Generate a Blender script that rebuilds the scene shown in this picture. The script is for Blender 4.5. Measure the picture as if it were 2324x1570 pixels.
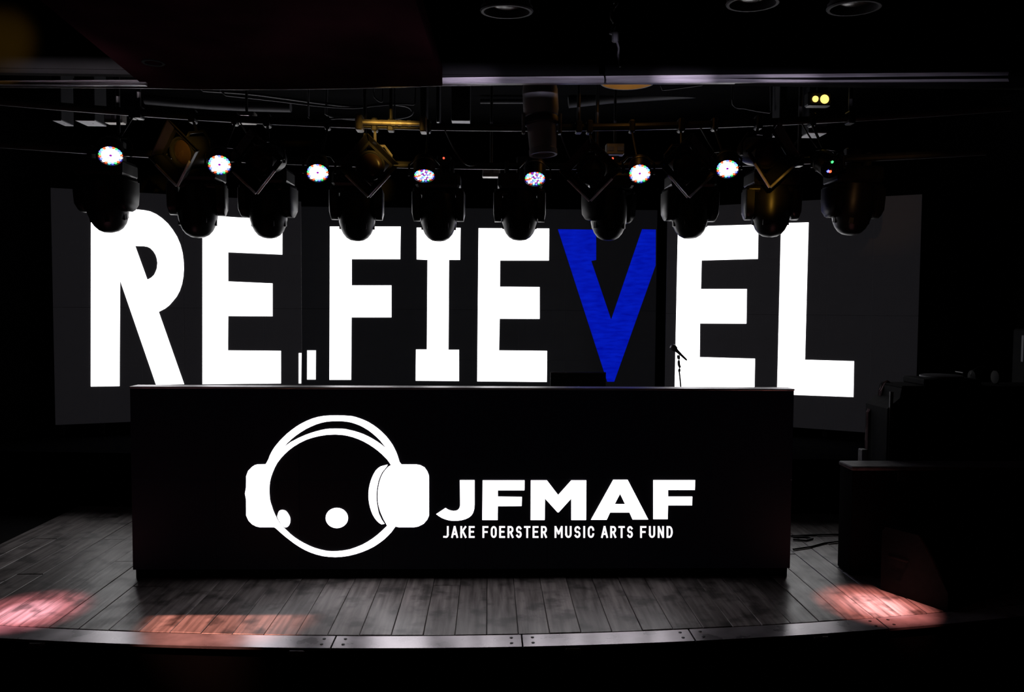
import bpy, bmesh, math, random
from mathutils import Vector, Matrix
random.seed(7)
for o in list(bpy.data.objects): bpy.data.objects.remove(o)
SC = bpy.context.scene
COL = SC.collection
R = math.radians
# ------------------------------------------------------------------ camera
W, H, FPX = 2324.0, 1570.0, 1800.0
CAM = Vector((0, 0, 1.56))
YAW, PITCH, ROLL = R(1.6), math.atan(85 / FPX), R(0.38)
F = Vector((math.sin(YAW) * math.cos(PITCH), math.cos(YAW) * math.cos(PITCH), -math.sin(PITCH)))
R0 = Vector((math.cos(YAW), -math.sin(YAW), 0)); U0 = R0.cross(F)
RT = R0 * math.cos(ROLL) + U0 * math.sin(ROLL)
UP = U0 * math.cos(ROLL) - R0 * math.sin(ROLL)
cd = bpy.data.cameras.new('camera'); cam = bpy.data.objects.new('camera', cd); COL.objects.link(cam)
cd.sensor_fit = 'HORIZONTAL'; cd.sensor_width = 36; cd.lens = 36 * FPX / W; cd.clip_end = 100
m = Matrix((RT, UP, -F)).transposed().to_4x4(); m.translation = CAM; cam.matrix_world = m
SC.camera = cam
# ------------------------------------------------------------------ world, exposure
wd = bpy.data.worlds.new('dark_room'); SC.world = wd; wd.use_nodes = True
wd.node_tree.nodes['Background'].inputs[0].default_value = (0.8, 0.75, 0.9, 1)
wd.node_tree.nodes['Background'].inputs[1].default_value = 0.0004
vs = SC.view_settings
vs.view_transform = 'Standard'; vs.look = 'None'; vs.gamma = 1; vs.exposure = 0; vs.use_curve_mapping = False
SC.cycles.sample_clamp_indirect = 4
def spot(name, loc, target, watts, color, size_deg, blend=0.5, radius=0.02, parent=None):
    d = bpy.data.lights.new(name, 'SPOT'); d.energy = watts; d.color = color
    d.spot_size = R(size_deg); d.spot_blend = blend; d.shadow_soft_size = radius
    o = bpy.data.objects.new(name, d); COL.objects.link(o)
    q = (Vector(target) - Vector(loc)).to_track_quat('-Z', 'Y')
    o.rotation_euler = q.to_euler()
    if parent is not None:
        o.parent = parent; o.location = Vector(loc) - parent.location
    else: o.location = loc
    return o
# ------------------------------------------------------------------ pixel helpers
def ray(px, py): return F + RT * ((px - W / 2) / FPX) - UP * ((py - H / 2) / FPX)
def on_z(px, py, z): r = ray(px, py); return CAM + r * ((z - CAM.z) / r.z)
def on_y(px, py, y): r = ray(px, py); return CAM + r * (y / r.y)
def on_plane(px, py, P, N): r = ray(px, py); return CAM + r * ((P - CAM).dot(N) / r.dot(N))
def at_depth(px, py, d): return CAM + ray(px, py) * d
def project(p):
    v = Vector(p) - CAM; d = v.dot(F)
    return W / 2 + FPX * v.dot(RT) / d, H / 2 - FPX * v.dot(UP) / d
# ------------------------------------------------------------------ materials
MATS = {}
def mat(name, col, rough=0.5, metal=0.0, noise=0.0, scale=8.0, bump=0.0, emit=None, strength=0.0, spec=0.5, stretch=None):
    if name in MATS: return MATS[name]
    mt = bpy.data.materials.new(name); mt.use_nodes = True; nt = mt.node_tree
    b = nt.nodes['Principled BSDF']; MATS[name] = mt
    b.inputs['Base Color'].default_value = (*col, 1); b.inputs['Roughness'].default_value = rough
    b.inputs['Metallic'].default_value = metal; b.inputs['Specular IOR Level'].default_value = spec
    if emit:
        b.inputs['Emission Color'].default_value = (*emit, 1); b.inputs['Emission Strength'].default_value = strength
    if noise or bump:
        tc = nt.nodes.new('ShaderNodeTexCoord'); mp = nt.nodes.new('ShaderNodeMapping')
        nt.links.new(tc.outputs['Object'], mp.inputs['Vector'])
        if stretch: mp.inputs['Scale'].default_value = stretch
        n = nt.nodes.new('ShaderNodeTexNoise'); n.inputs['Scale'].default_value = scale; n.inputs['Detail'].default_value = 5
        nt.links.new(mp.outputs['Vector'], n.inputs['Vector'])
        if noise:
            cr = nt.nodes.new('ShaderNodeValToRGB')
            cr.color_ramp.elements[0].position = 0.3; cr.color_ramp.elements[1].position = 0.7
            cr.color_ramp.elements[0].color = (*[c * (1 - noise) for c in col], 1)
            cr.color_ramp.elements[1].color = (*[min(1, c * (1 + noise)) for c in col], 1)
            nt.links.new(n.outputs['Fac'], cr.inputs['Fac']); nt.links.new(cr.outputs['Color'], b.inputs['Base Color'])
            mr = nt.nodes.new('ShaderNodeMapRange')
            mr.inputs['To Min'].default_value = max(0.05, rough - 0.12); mr.inputs['To Max'].default_value = min(1, rough + 0.12)
            nt.links.new(n.outputs['Fac'], mr.inputs['Value']); nt.links.new(mr.outputs['Result'], b.inputs['Roughness'])
        if bump:
            bp = nt.nodes.new('ShaderNodeBump'); bp.inputs['Strength'].default_value = bump; bp.inputs['Distance'].default_value = 0.01
            nt.links.new(n.outputs['Fac'], bp.inputs['Height']); nt.links.new(bp.outputs['Normal'], b.inputs['Normal'])
    return mt
BLACK = mat('black_paint', (0.005, 0.005, 0.0055), 0.85, noise=0.3, scale=3, spec=0.06)
DRAPE = mat('black_fabric', (0.0025, 0.0025, 0.003), 1.0, noise=0.4, scale=40, bump=0.3, spec=0.0)
CEILM = mat('black_ceiling', (0.005, 0.005, 0.0055), 0.95, noise=0.3, scale=4, spec=0.02)
PLAST = mat('black_plastic', (0.012, 0.012, 0.014), 0.38, noise=0.25, scale=12)
STEEL = mat('black_steel', (0.03, 0.03, 0.032), 0.45, 0.3, noise=0.3, scale=10)
EDGE = mat('worn_steel', (0.32, 0.31, 0.32), 0.42, 0.6, noise=0.35, scale=30)
GREYP = mat('grey_paint', (0.42, 0.42, 0.45), 0.55, noise=0.12, scale=6)
DUCTM = mat('dull_duct', (0.10, 0.10, 0.11), 0.6, 0.3, noise=0.25, scale=5)
PIPED = mat('dark_pipe', (0.045, 0.045, 0.045), 0.5, 0.4, noise=0.3, scale=15)
PIPEM = mat('steel_pipe', (0.30, 0.28, 0.26), 0.4, 0.5, noise=0.3, scale=15)
CABLE = mat('grey_cable', (0.10, 0.10, 0.11), 0.5, noise=0.2, scale=20)
TRIMM = mat('brushed_trim', (0.42, 0.40, 0.44), 0.38, 0.35, noise=0.3, scale=6, stretch=(0.6, 6, 14))
REDP = mat('dark_red_panel', (0.024, 0.007, 0.010), 0.9, noise=0.85, scale=1.3, spec=0.0)  # broad mottling paints in the panel's soft pinkish reflections
LENS = mat('amber_glass', (0.06, 0.036, 0.026), 0.25, noise=0.2, scale=9)
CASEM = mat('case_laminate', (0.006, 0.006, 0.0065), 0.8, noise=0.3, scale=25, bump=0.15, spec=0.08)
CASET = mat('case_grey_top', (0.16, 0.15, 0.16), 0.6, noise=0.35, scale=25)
CLOTH = mat('dusty_pink_cloth', (0.14, 0.08, 0.09), 0.85, noise=0.3, scale=20)
SCREEN = mat('led_screen_black', (0.06, 0.058, 0.062), 0.55, noise=0.12, scale=6, emit=(0.9, 0.85, 1.0), strength=0.0068, spec=0.2)
SCREENC = mat('led_screen_black_centre', (0.05, 0.05, 0.055), 0.55, noise=0.12, scale=6, emit=(0.85, 0.85, 1.0), strength=0.0035, spec=0.3)
BOOTHS = mat('led_booth_black', (0.006, 0.006, 0.008), 0.5, noise=0.15, scale=9, emit=(0.5, 0.5, 1.0), strength=0.0006, spec=0.25)
LETTER = mat('white_led_picture', (0.02, 0.02, 0.02), 0.6, emit=(1, 0.985, 1.0), strength=3.0)
LOGO = mat('white_led_logo', (0.02, 0.02, 0.02), 0.6, emit=(1, 0.96, 1.0), strength=3.6)
SUBT = mat('white_led_small_print', (0.02, 0.02, 0.02), 0.6, emit=(1, 0.95, 1.0), strength=1.2)
def blue_mat():
    mt = bpy.data.materials.new('blue_led_picture'); mt.use_nodes = True; nt = mt.node_tree; b = nt.nodes['Principled BSDF']
    b.inputs['Base Color'].default_value = (0.01, 0.01, 0.02, 1)
    tc = nt.nodes.new('ShaderNodeTexCoord'); mp = nt.nodes.new('ShaderNodeMapping'); mp.inputs['Scale'].default_value = (3, 3, 14)
    n = nt.nodes.new('ShaderNodeTexNoise'); n.inputs['Scale'].default_value = 2.5; n.inputs['Detail'].default_value = 6
    cr = nt.nodes.new('ShaderNodeValToRGB'); cr.color_ramp.elements[0].position = 0.25; cr.color_ramp.elements[1].position = 0.75
    cr.color_ramp.elements[0].color = (0.0, 0.003, 0.33, 1); cr.color_ramp.elements[1].color = (0.001, 0.012, 0.52, 1)
    nt.links.new(tc.outputs['Object'], mp.inputs['Vector']); nt.links.new(mp.outputs['Vector'], n.inputs['Vector'])
    nt.links.new(n.outputs['Fac'], cr.inputs['Fac']); nt.links.new(cr.outputs['Color'], b.inputs['Emission Color'])
    b.inputs['Emission Strength'].default_value = 1.0
    return mt
BLUE = blue_mat()
LED_W = mat('led_white', (0.1, 0.1, 0.1), 0.3, emit=(1, 0.93, 1), strength=4)
LED_R = mat('led_red', (0.1, 0, 0), 0.3, emit=(1, 0.06, 0.02), strength=5)
LED_G = mat('led_green', (0, 0.1, 0), 0.3, emit=(0.05, 1, 0.15), strength=3)
LED_B = mat('led_blue', (0, 0, 0.1), 0.3, emit=(0.06, 0.08, 1), strength=7)
LED_C = mat('led_cyan', (0, 0.1, 0.1), 0.3, emit=(0.1, 0.85, 1), strength=4)
LED_P = mat('led_purple', (0.1, 0, 0.1), 0.3, emit=(0.35, 0.02, 0.5), strength=1)
PILOT = mat('red_pilot_lamp', (0.1, 0, 0), 0.3, emit=(1, 0.10, 0.05), strength=1.6)
AMBERL = mat('amber_lamp', (0.2, 0.1, 0.02), 0.3, emit=(1, 0.66, 0.16), strength=1.7)
AMBERD = mat('amber_glow', (0.2, 0.1, 0.02), 0.3, emit=(1, 0.5, 0.08), strength=0.25)
PINKL = mat('pink_lamp', (0.2, 0.1, 0.1), 0.3, emit=(1, 0.5, 0.5), strength=2)
def wood_mat():
    mt = bpy.data.materials.new('worn_stage_wood'); mt.use_nodes = True; nt = mt.node_tree; b = nt.nodes['Principled BSDF']
    N = nt.nodes.new; L = nt.links.new
    tc = N('ShaderNodeTexCoord'); oi = N('ShaderNodeObjectInfo')
    add = N('ShaderNodeVectorMath'); add.operation = 'ADD'
    sc = N('ShaderNodeVectorMath'); sc.operation = 'SCALE'; sc.inputs[3].default_value = 17.0
    cx = N('ShaderNodeCombineXYZ'); L(oi.outputs['Random'], cx.inputs[0]); L(oi.outputs['Random'], cx.inputs[1])
    L(cx.outputs[0], sc.inputs[0]); L(tc.outputs['Object'], add.inputs[0]); L(sc.outputs[0], add.inputs[1])
    mp = N('ShaderNodeMapping'); mp.inputs['Scale'].default_value = (30, 2.2, 4); L(add.outputs[0], mp.inputs['Vector'])
    n1 = N('ShaderNodeTexNoise'); n1.inputs['Scale'].default_value = 1.2; n1.inputs['Detail'].default_value = 8; L(mp.outputs[0], n1.inputs['Vector'])
    n2 = N('ShaderNodeTexNoise'); n2.inputs['Scale'].default_value = 7; n2.inputs['Detail'].default_value = 6; L(add.outputs[0], n2.inputs['Vector'])
    cr = N('ShaderNodeValToRGB'); e = cr.color_ramp.elements
    e[0].position = 0.32; e[0].color = (0.11, 0.095, 0.092, 1); e[1].position = 0.72; e[1].color = (0.40, 0.36, 0.355, 1)
    L(n1.outputs['Fac'], cr.inputs['Fac'])
    cr2 = N('ShaderNodeValToRGB'); e = cr2.color_ramp.elements
    e[0].position = 0.36; e[0].color = (0.35, 0.35, 0.35, 1); e[1].position = 0.5; e[1].color = (1, 1, 1, 1)
    L(n2.outputs['Fac'], cr2.inputs['Fac'])
    mx = N('ShaderNodeMix'); mx.data_type = 'RGBA'; mx.blend_type = 'MULTIPLY'; mx.inputs[0].default_value = 1
    L(cr.outputs[0], mx.inputs[6]); L(cr2.outputs[0], mx.inputs[7])
    vr = N('ShaderNodeMapRange'); vr.inputs['To Min'].default_value = 0.75; vr.inputs['To Max'].default_value = 1.2
    L(oi.outputs['Random'], vr.inputs['Value'])
    mx2 = N('ShaderNodeMix'); mx2.data_type = 'RGBA'; mx2.blend_type = 'MULTIPLY'; mx2.inputs[0].default_value = 1
    L(mx.outputs[2], mx2.inputs[6]); L(vr.outputs[0], mx2.inputs[7]); L(mx2.outputs[2], b.inputs['Base Color'])
    rr = N('ShaderNodeMapRange'); rr.inputs['To Min'].default_value = 0.52; rr.inputs['To Max'].default_value = 0.26
    L(n2.outputs['Fac'], rr.inputs['Value']); L(rr.outputs[0], b.inputs['Roughness'])
    bp = N('ShaderNodeBump'); bp.inputs['Strength'].default_value = 0.35; bp.inputs['Distance'].default_value = 0.004
    L(n1.outputs['Fac'], bp.inputs['Height']); L(bp.outputs[0], b.inputs['Normal'])
    return mt
WOOD = wood_mat()
NOSE = mat('nosing_metal', (0.42, 0.39, 0.42), 0.30, 0.5, noise=0.35, scale=7)
# ------------------------------------------------------------------ mesh builder
class MB:
    def __init__(s): s.v = []; s.f = []
    def add(s, vs_, fs):
        k = len(s.v); s.v += [tuple(v) for v in vs_]; s.f += [tuple(i + k for i in f) for f in fs]; return s
    def box(s, c, d, M=None):
        x, y, z = d[0] / 2, d[1] / 2, d[2] / 2
        p = [Vector((a * x, b * y, e * z)) for e in (-1, 1) for b in (-1, 1) for a in (-1, 1)]
        p = [(M @ q if M else q) + Vector(c) for q in p]
        return s.add(p, [(0, 2, 3, 1), (4, 5, 7, 6), (0, 1, 5, 4), (2, 6, 7, 3), (0, 4, 6, 2), (1, 3, 7, 5)])
    def bbox(s, c, d, b, M=None):                       # box with chamfered edges
        x, y, z = d[0] / 2, d[1] / 2, d[2] / 2
        def ring(zz, i):
            a, e = x - i, y - i
            return [(-a, -e + b, zz), (-a + b, -e, zz), (a - b, -e, zz), (a, -e + b, zz), (a, e - b, zz), (a - b, e, zz), (-a + b, e, zz), (-a, e - b, zz)]
        rs = [ring(-z, b * .6), ring(-z + b, 0), ring(z - b, 0), ring(z, b * .6)]
        p = [Vector(q) for r in rs for q in r]; p = [(M @ q if M else q) + Vector(c) for q in p]
        fs = [tuple(range(7, -1, -1)), tuple(range(24, 32))]
        for k in range(3):
            for i in range(8): j = (i + 1) % 8; fs.append((k * 8 + i, k * 8 + j, k * 8 + 8 + j, k * 8 + 8 + i))
        return s.add(p, fs)
    def lathe(s, prof, n=20, M=None, o=(0, 0, 0), cap=True):   # prof (r, z), around local z
        p = []; fs = []
        for r, z in prof:
            for i in range(n):
                a = 2 * math.pi * i / n; q = Vector((r * math.cos(a), r * math.sin(a), z))
                p.append((M @ q if M else q) + Vector(o))
        for k in range(len(prof) - 1):
            for i in range(n): j = (i + 1) % n; fs.append((k * n + i, k * n + j, k * n + n + j, k * n + n + i))
        if cap:
            fs.append(tuple(range(n - 1, -1, -1))); b = (len(prof) - 1) * n; fs.append(tuple(range(b, b + n)))
        return s.add(p, fs)
    def cyl(s, a, b, r, n=14, r2=None):
        a, b = Vector(a), Vector(b); d = b - a
        M = d.to_track_quat('Z', 'Y').to_matrix()
        return s.lathe([(r, 0), (r if r2 is None else r2, d.length)], n, M, a)
    def tube(s, pts, r, n=8):
        pts = [Vector(p) for p in pts]; p = []; fs = []
        for k, c in enumerate(pts):
            t = (pts[min(k + 1, len(pts) - 1)] - pts[max(k - 1, 0)]).normalized()
            u = t.cross(Vector((0, 0, 1)));
            if u.length < 1e-3: u = t.cross(Vector((0, 1, 0)))
            u.normalize(); w = t.cross(u)
            for i in range(n):
                a = 2 * math.pi * i / n; p.append(c + u * (r * math.cos(a)) + w * (r * math.sin(a)))
        for k in range(len(pts) - 1):
            for i in range(n): j = (i + 1) % n; fs.append((k * n + i, k * n + j, k * n + n + j, k * n + n + i))
        fs.append(tuple(range(n - 1, -1, -1))); b = (len(pts) - 1) * n; fs.append(tuple(range(b, b + n)))
        return s.add(p, fs)
    def prism(s, poly, z0, z1):                          # xy polygon between two heights
        n = len(poly)
        p = [(x, y, z0) for x, y in poly] + [(x, y, z1) for x, y in poly]
        return s.add(p, [tuple(range(n - 1, -1, -1)), tuple(range(n, 2 * n))] + [(i, (i + 1) % n, n + (i + 1) % n, n + i) for i in range(n)])
    def mesh(s, name, m, smooth=False):
        me = bpy.data.meshes.new(name); me.from_pydata(s.v, [], s.f); me.materials.append(m)
        bm = bmesh.new(); bm.from_mesh(me); bmesh.ops.recalc_face_normals(bm, faces=bm.faces); bm.to_mesh(me); bm.free()
        if smooth:
            me.polygons.foreach_set('use_smooth', [True] * len(me.polygons))
            me.set_sharp_from_angle(angle=R(38))
        return me
    def build(s, name, m, parent=None, smooth=False):
        return obj(name, s.mesh(name, m, smooth), parent)
def obj(name, me, parent=None):
    o = bpy.data.objects.new(name, me); COL.objects.link(o)
    if parent is not None: o.parent = parent
    return o
def tag(o, label=None, cat=None, group=None, kind=None):
    for k, v in (('label', label), ('category', cat), ('group', group), ('kind', kind)):
        if v: o[k] = v
    return o
def thing(name, loc, label, cat, group=None, rz=0):
    o = bpy.data.objects.new(name, None); COL.objects.link(o); o.location = loc; o.rotation_euler.z = rz; o.empty_display_size = 0.1
    return tag(o, label, cat, group)
def struct(o): o['kind'] = 'structure'; return o
def dup(root, loc=None, label=None):
    r = root.copy(); COL.objects.link(r)
    if loc is not None: r.location = loc
    if label: r['label'] = label
    for ch in list(root.children):
        c = ch.copy(); COL.objects.link(c); c.parent = r
        for g in list(ch.children):
            d = g.copy(); COL.objects.link(d); d.parent = c
    return r
def flat(loops):                                         # filled flat shape from closed 3-D loops (first outer, others holes)
    bm = bmesh.new(); es = []
    for lp in loops:
        vv = [bm.verts.new(p) for p in lp]
        es += [bm.edges.new((vv[i], vv[(i + 1) % len(vv)])) for i in range(len(vv))]
    bmesh.ops.triangle_fill(bm, edges=es, use_beauty=True)
    return bm
# ------------------------------------------------------------------ room shell
struct(MB().box((0, 2.0, -0.65), (9.0, 14.0, 0.1)).build('floor', BLACK))
struct(MB().box((0, 2.0, 3.45), (9.0, 14.0, 0.1)).build('ceiling', CEILM))
struct(MB().box((-4.45, 2.0, 1.4), (0.1, 14.0, 4.0)).build('wall_left', BLACK))
struct(MB().box((4.45, 2.0, 1.4), (0.1, 14.0, 4.0)).build('wall_right', BLACK))
struct(MB().box((0, 8.95, 1.4), (9.0, 0.1, 4.0)).build('wall_back', BLACK))
struct(MB().box((0, -4.95, 1.4), (9.0, 0.1, 4.0)).build('wall_house', BLACK))
# stage front edge (outer line of the nosing) from the photograph, on z = 0, continued as a smooth arc
EP = [on_z(px, py, 0) for px, py in ((0, 1452), (335, 1462), (645, 1470), (1000, 1470.5), (1200, 1468.5), (1500, 1460), (1850, 1443), (2050, 1427), (2240, 1405))]
def fit2(pts):
    S = Matrix(((0,) * 3,) * 3); T = Vector((0, 0, 0))
    for p in pts:
        b = Vector((1, p.x, p.x * p.x)); T += b * p.y
        for i in range(3):
            for j in range(3): S[i][j] += b[i] * b[j]
    return S.inverted() @ T
EC = fit2(EP)
def edge_y(x): return EC[0] + EC[1] * x + EC[2] * x * x
NW = 0.145                                               # nosing depth
XS = [-4.0 + i * 8.0 / 64 for i in range(65)]
front = MB().prism([(x, edge_y(x) + 0.012) for x in XS] + [(4.35, edge_y(4.0)), (4.35, 8.85), (-4.35, 8.85), (-4.35, edge_y(-4.0))], -0.6, -0.03)
stage = struct(front.build('wall_stage_front', BLACK))
deck = struct(MB().prism([(x, edge_y(x) + 0.03) for x in XS] + [(4.0, 8.8), (-4.0, 8.8)], -0.03, -0.024).build('floor', BLACK))
# planks: run front to back, each its own piece
PW = 0.152; k = 0; x = -3.2
while x < 3.2:
    y = edge_y(x + PW / 2) + NW + 0.012; ends = []
    yy = y
    first = random.uniform(0.5, 2.1)
    while yy < 6.25:
        ln = first if yy == y else random.uniform(1.3, 2.4)
        y1 = min(yy + ln, 6.25)
        if y1 - yy > 0.12:
            a = x + 0.0012; b = x + PW - 0.0012; dz = random.uniform(-0.003, 0.0)
            cy = (yy + y1) / 2; fy = (edge_y(a) + NW + 0.012) if yy == y else yy + 0.002
            fy2 = (edge_y(b) + NW + 0.012) if yy == y else yy + 0.002
            c = 0.0022; cx = (a + b) / 2
            lo = [(a, fy), (b, fy2), (b, y1 - 0.002), (a, y1 - 0.002)]
            hi = [(a + c, fy + c), (b - c, fy2 + c), (b - c, y1 - 0.002 - c), (a + c, y1 - 0.002 - c)]
            mb = MB()
            vv = [(p[0] - cx, p[1] - cy, -0.024) for p in lo] + [(p[0] - cx, p[1] - cy, -c + dz) for p in lo] + [(p[0] - cx, p[1] - cy, dz) for p in hi]
            fs = [(3, 2, 1, 0), (8, 9, 10, 11)] + [(r_ * 4 + i, r_ * 4 + (i + 1) % 4, r_ * 4 + 4 + (i + 1) % 4, r_ * 4 + 4 + i) for r_ in (0, 1) for i in range(4)]
            o = mb.add(vv, fs).build('plank', WOOD, deck); o.location = (cx, cy, 0)
        yy = y1
    x += PW
# curved nosing in segments
def seg(x0, x1, y_in, y_out, z0, z1, n=10):
    xs = [x0 + (x1 - x0) * i / n for i in range(n + 1)]
    return MB().prism([(q, edge_y(q) + y_out) for q in xs] + [(q, edge_y(q) + y_in) for q in reversed(xs)], z0, z1)
jx = [-3.9, -2.75] + [on_z(px, py, 0).x for px, py in ((757, 1458), (1185, 1456), (1575, 1450))] + [on_z(2020, 1430, 0).x, 3.9]
nose = struct(seg(-3.9, 3.9, NW - 0.02, 0.02, -0.03, -0.012, 60).build('trim_1', BLACK))
for a, b in zip(jx[:-1], jx[1:]):
    sg = seg(a + 0.004, b - 0.004, NW - 0.012, 0.0, -0.008, 0.004, 14).build('nosing_segment', NOSE, nose)
    for q in (a + 0.05, b - 0.05):
        for w in (0.04, 0.10):
            MB().lathe([(0.008, 0), (0.008, 0.002), (0.003, 0.003)], 8, None, (q, edge_y(q) + w, 0.004)).build('screw', STEEL, sg)
for px, py in ((84, 1456), (675, 1471), (1300, 1467), (1865, 1443)):
    p = on_z(px, py, 0)
    b = MB().bbox((p.x, edge_y(p.x) - 0.008, -0.02), (0.075, 0.02, 0.03), 0.005)
    for s_ in (-0.02, 0.02): b.cyl((p.x + s_, edge_y(p.x) - 0.02, -0.018), (p.x + s_, edge_y(p.x) - 0.016, -0.018), 0.007, 8)
    b.build('edge_bracket', EDGE, nose)
# proscenium bulkhead with metal trim
BY = 4.45
zt = lambda px, py: on_y(px, py, BY).z
xa = on_y(1003, 185, BY).x
struct(MB().box((0, BY + 0.033, 3.13), (8.9, 0.05, 0.56)).build('wall_proscenium', BLACK))
def trimbar(px0, y0a, y0b, px1, y1a, y1b, name):
    A, B, C, D = on_y(px0, y0a, BY), on_y(px0, y0b, BY), on_y(px1, y1b, BY), on_y(px1, y1a, BY)
    v = [A, B, C, D]; v = v + [Vector((p.x, BY + 0.03, p.z)) for p in v]
    mid = [(A + B) / 2 + Vector((0, 0.012, 0)), (D + C) / 2 + Vector((0, 0.012, 0))]
    o = MB().add([A, mid[0], B, C, mid[1], D] + v[4:], [(0, 1, 4, 5), (1, 2, 3, 4), (2, 7 - 0, 8, 3) if False else (2, 7, 8, 3), (0, 5, 9, 6), (6, 9, 8, 7), (0, 6, 7, 2, 1), (3, 8, 9, 5, 4)]).build(name, TRIMM)
    return struct(o)
trimbar(1003, 176, 190, 2290, 163, 185, 'trim_2')
trimbar(-150, 184, 191, 329, 181, 192.5, 'trim_3')
lip = [on_y(px, py, BY + 0.03) for px, py in ((-120, 196), (0, 197), (345, 199.5), (450, 202), (560, 202.5), (700, 201.5), (800, 200), (900, 197.5), (1003, 194), (1250, 190.5))]
struct(MB().tube(lip, 0.004, 6).build('trim_4', EDGE))
struct(MB().box((0, BY + 0.04, 2.838), (8.9, 0.05, 0.024)).build('trim_5', BLACK))
# lowered dark red ceiling panel running towards the house
PZ = 2.785
pl = [on_z(px, py, PZ) for px, py in ((332, 198.5), (450, 201), (560, 201.5), (700, 200.5), (800, 199), (900, 196.5), (1004, 192), (944, 4), (900, -130), (-70, -130), (93, 2))]
pan = struct(MB().prism([(p.x, p.y) for p in pl], PZ, PZ + 0.1).build('ceiling_soffit', REDP))
h = on_z(348, 142, PZ)
MB().lathe([(0.055, 0), (0.055, -0.004), (0.042, -0.004), (0.040, 0.0), (0.0, 0.001)], 20, None, (h.x, h.y, PZ), cap=False).build('downlight_hole', BLACK, pan)
MB().box((pl[9].x + 1.0, pl[9].y + 0.9, 3.12), (0.5, 0.5, 0.48)).build('hanger_box', BLACK, pan)
# black riser under the screens
rs = MB().prism([(-4.0, 6.3), (-1.5, 6.05), (1.2, 6.0), (4.0, 5.95), (4.0, 8.8), (-4.0, 8.8)], -0.024, 0.42)
tag(rs.build('stage_riser', DRAPE), 'low black riser draped in fabric under the video screens', 'riser')
# ------------------------------------------------------------------ LED screens
def vplane(pa, da, pb, db):
    A, B = at_depth(pa, 700, da), at_depth(pb, 700, db); A.z = B.z = 0
    u = (B - A).normalized(); n = Vector((u.y, -u.x, 0))
    return A, B, u, n
def screen(name, label, A, u, n, length, z0, z1, nc, nr, m, thick=0.09):
    t = thing(name, (A.x, A.y, 0), label, 'screen')
    w, hh = length / nc, (z1 - z0) / nr; yaw = math.atan2(u.y, u.x)
    me = MB().bbox((w / 2, thick / 2, hh / 2), (w - 0.002, thick, hh - 0.002), 0.002).mesh('led_panel', m)
    for i in range(nc):
        for j in range(nr):
            o = obj('led_panel', me, t); o.location = u * (i * w) + Vector((0, 0, z0 + j * hh)); o.rotation_euler.z = yaw
    fr = MB()
    for i in range(nc + 1):
        q = u * min(max(i * w, 0.03), length - 0.03) - n * (thick + 0.03); fr.box((q.x, q.y, (z1 + 0.42) / 2), (0.04, 0.04, z1 - 0.421), Matrix.Rotation(yaw, 3, 'Z'))
    fr.build('support_frame', STEEL, t)
    return t
def picture(name, t, loops_px, P, n, m, off=0.003, label=None):
    lo = [[on_plane(px, py, P + n * off, n) - t.location for px, py in lp] for lp in loops_px]
    bm = flat(lo)
    me = bpy.data.meshes.new(name); bm.normal_update(); bm.to_mesh(me); bm.free(); me.materials.append(m)
    # face the audience
    if me.polygons and sum((p.normal.dot(n) * p.area) for p in me.polygons) < 0: me.flip_normals()
    for p in me.polygons: pass
    o = obj(name, me, t)
    if label: o['label'] = label
    return o
def zp(lst, s, ox, oy): return [(ox + x / s, oy + y / s) for x, y in lst]
Z0, Z1 = 0.53, 2.56
# angled screen with R E
A, B, u, n = vplane(120, 6.79, 685, 7.56)
ls = screen('led_screen', 'angled video screen showing the big white letters R and E', A, u, n, (B - A).length, Z0, Z1, 6, 4, SCREEN)
RO = [(206.3, 466), (300, 474.5), (313, 475.4), (328, 477), (341, 479.6), (355, 486), (368, 495), (381, 507), (392, 521), (402, 537), (409.6, 555), (414.5, 574), (417, 595), (417.3, 612), (416, 629), (413, 645), (408, 660), (401, 673), (392, 684), (384, 693), (375, 700), (360.4, 707.6), (418, 871.7), (354, 872.8), (272.7, 636.8), (271.3, 876), (206, 877)]
RH = [(307, 558), (327, 558.7), (335, 560), (341, 563), (348, 570), (353, 578), (356, 587), (357.3, 596.5), (356, 609), (353, 617), (349.4, 624), (343, 630), (334.6, 634.4)]
E1 = [(459.5, 488), (551, 494), (641, 501), (640.8, 577.6), (518, 572.4), (518, 638.5), (618.7, 643), (618.7, 717.6), (518, 717), (517.3, 795), (637.7, 796), (637.7, 870), (459.5, 871.7)]
picture('letter', ls, [RO, RH], A, n, LETTER, label='white letter R')
picture('letter', ls, [E1], A, n, LETTER, label='white letter E')
picture('dot', ls, [[(678, 801), (684.3, 801), (683.5, 870), (678, 870)]], A, n, LETTER, label='narrow white half of the full stop')
# centre screen
CY = 8.0
xl, xr = on_y(655, 700, CY).x, on_y(1489, 700, CY).x
C0 = Vector((xl, CY, 0)); cu, cn = Vector((1, 0, 0)), Vector((0, -1, 0))
cs = screen('led_screen', 'flat video screen showing the white letters F I E and a blue V', C0, cu, cn, xr - xl, Z0, Z1, 8, 4, SCREENC)
z3 = lambda l: zp(l, 2.907, 640, 440)
picture('dot', cs, [[(697.2, 795), (716.9, 795), (716.4, 861), (697, 861)]], C0, cn, LETTER, label='white half of the full stop')
picture('letter', cs, [z3([(316, 215), (783, 215), (780, 430), (460, 430), (460, 603), (722, 603), (722, 814), (459, 814), (456, 1226), (313, 1226)])], C0, cn, LETTER, label='white letter F')
picture('letter', cs, [z3([(889, 222), (1178, 224), (1175, 435), (1102, 435), (1098, 1028), (1168, 1028), (1168, 1234), (882, 1232), (884, 1026), (956, 1026), (960, 435), (889, 432)])], C0, cn, LETTER, label='white letter I')
picture('letter', cs, [z3([(1297, 226), (1763, 228), (1761, 439), (1439, 439), (1438, 612), (1700, 614), (1700, 824), (1436, 823), (1432, 1032), (1749, 1035), (1747, 1240), (1288, 1236)])], C0, cn, LETTER, label='white letter E')
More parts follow.
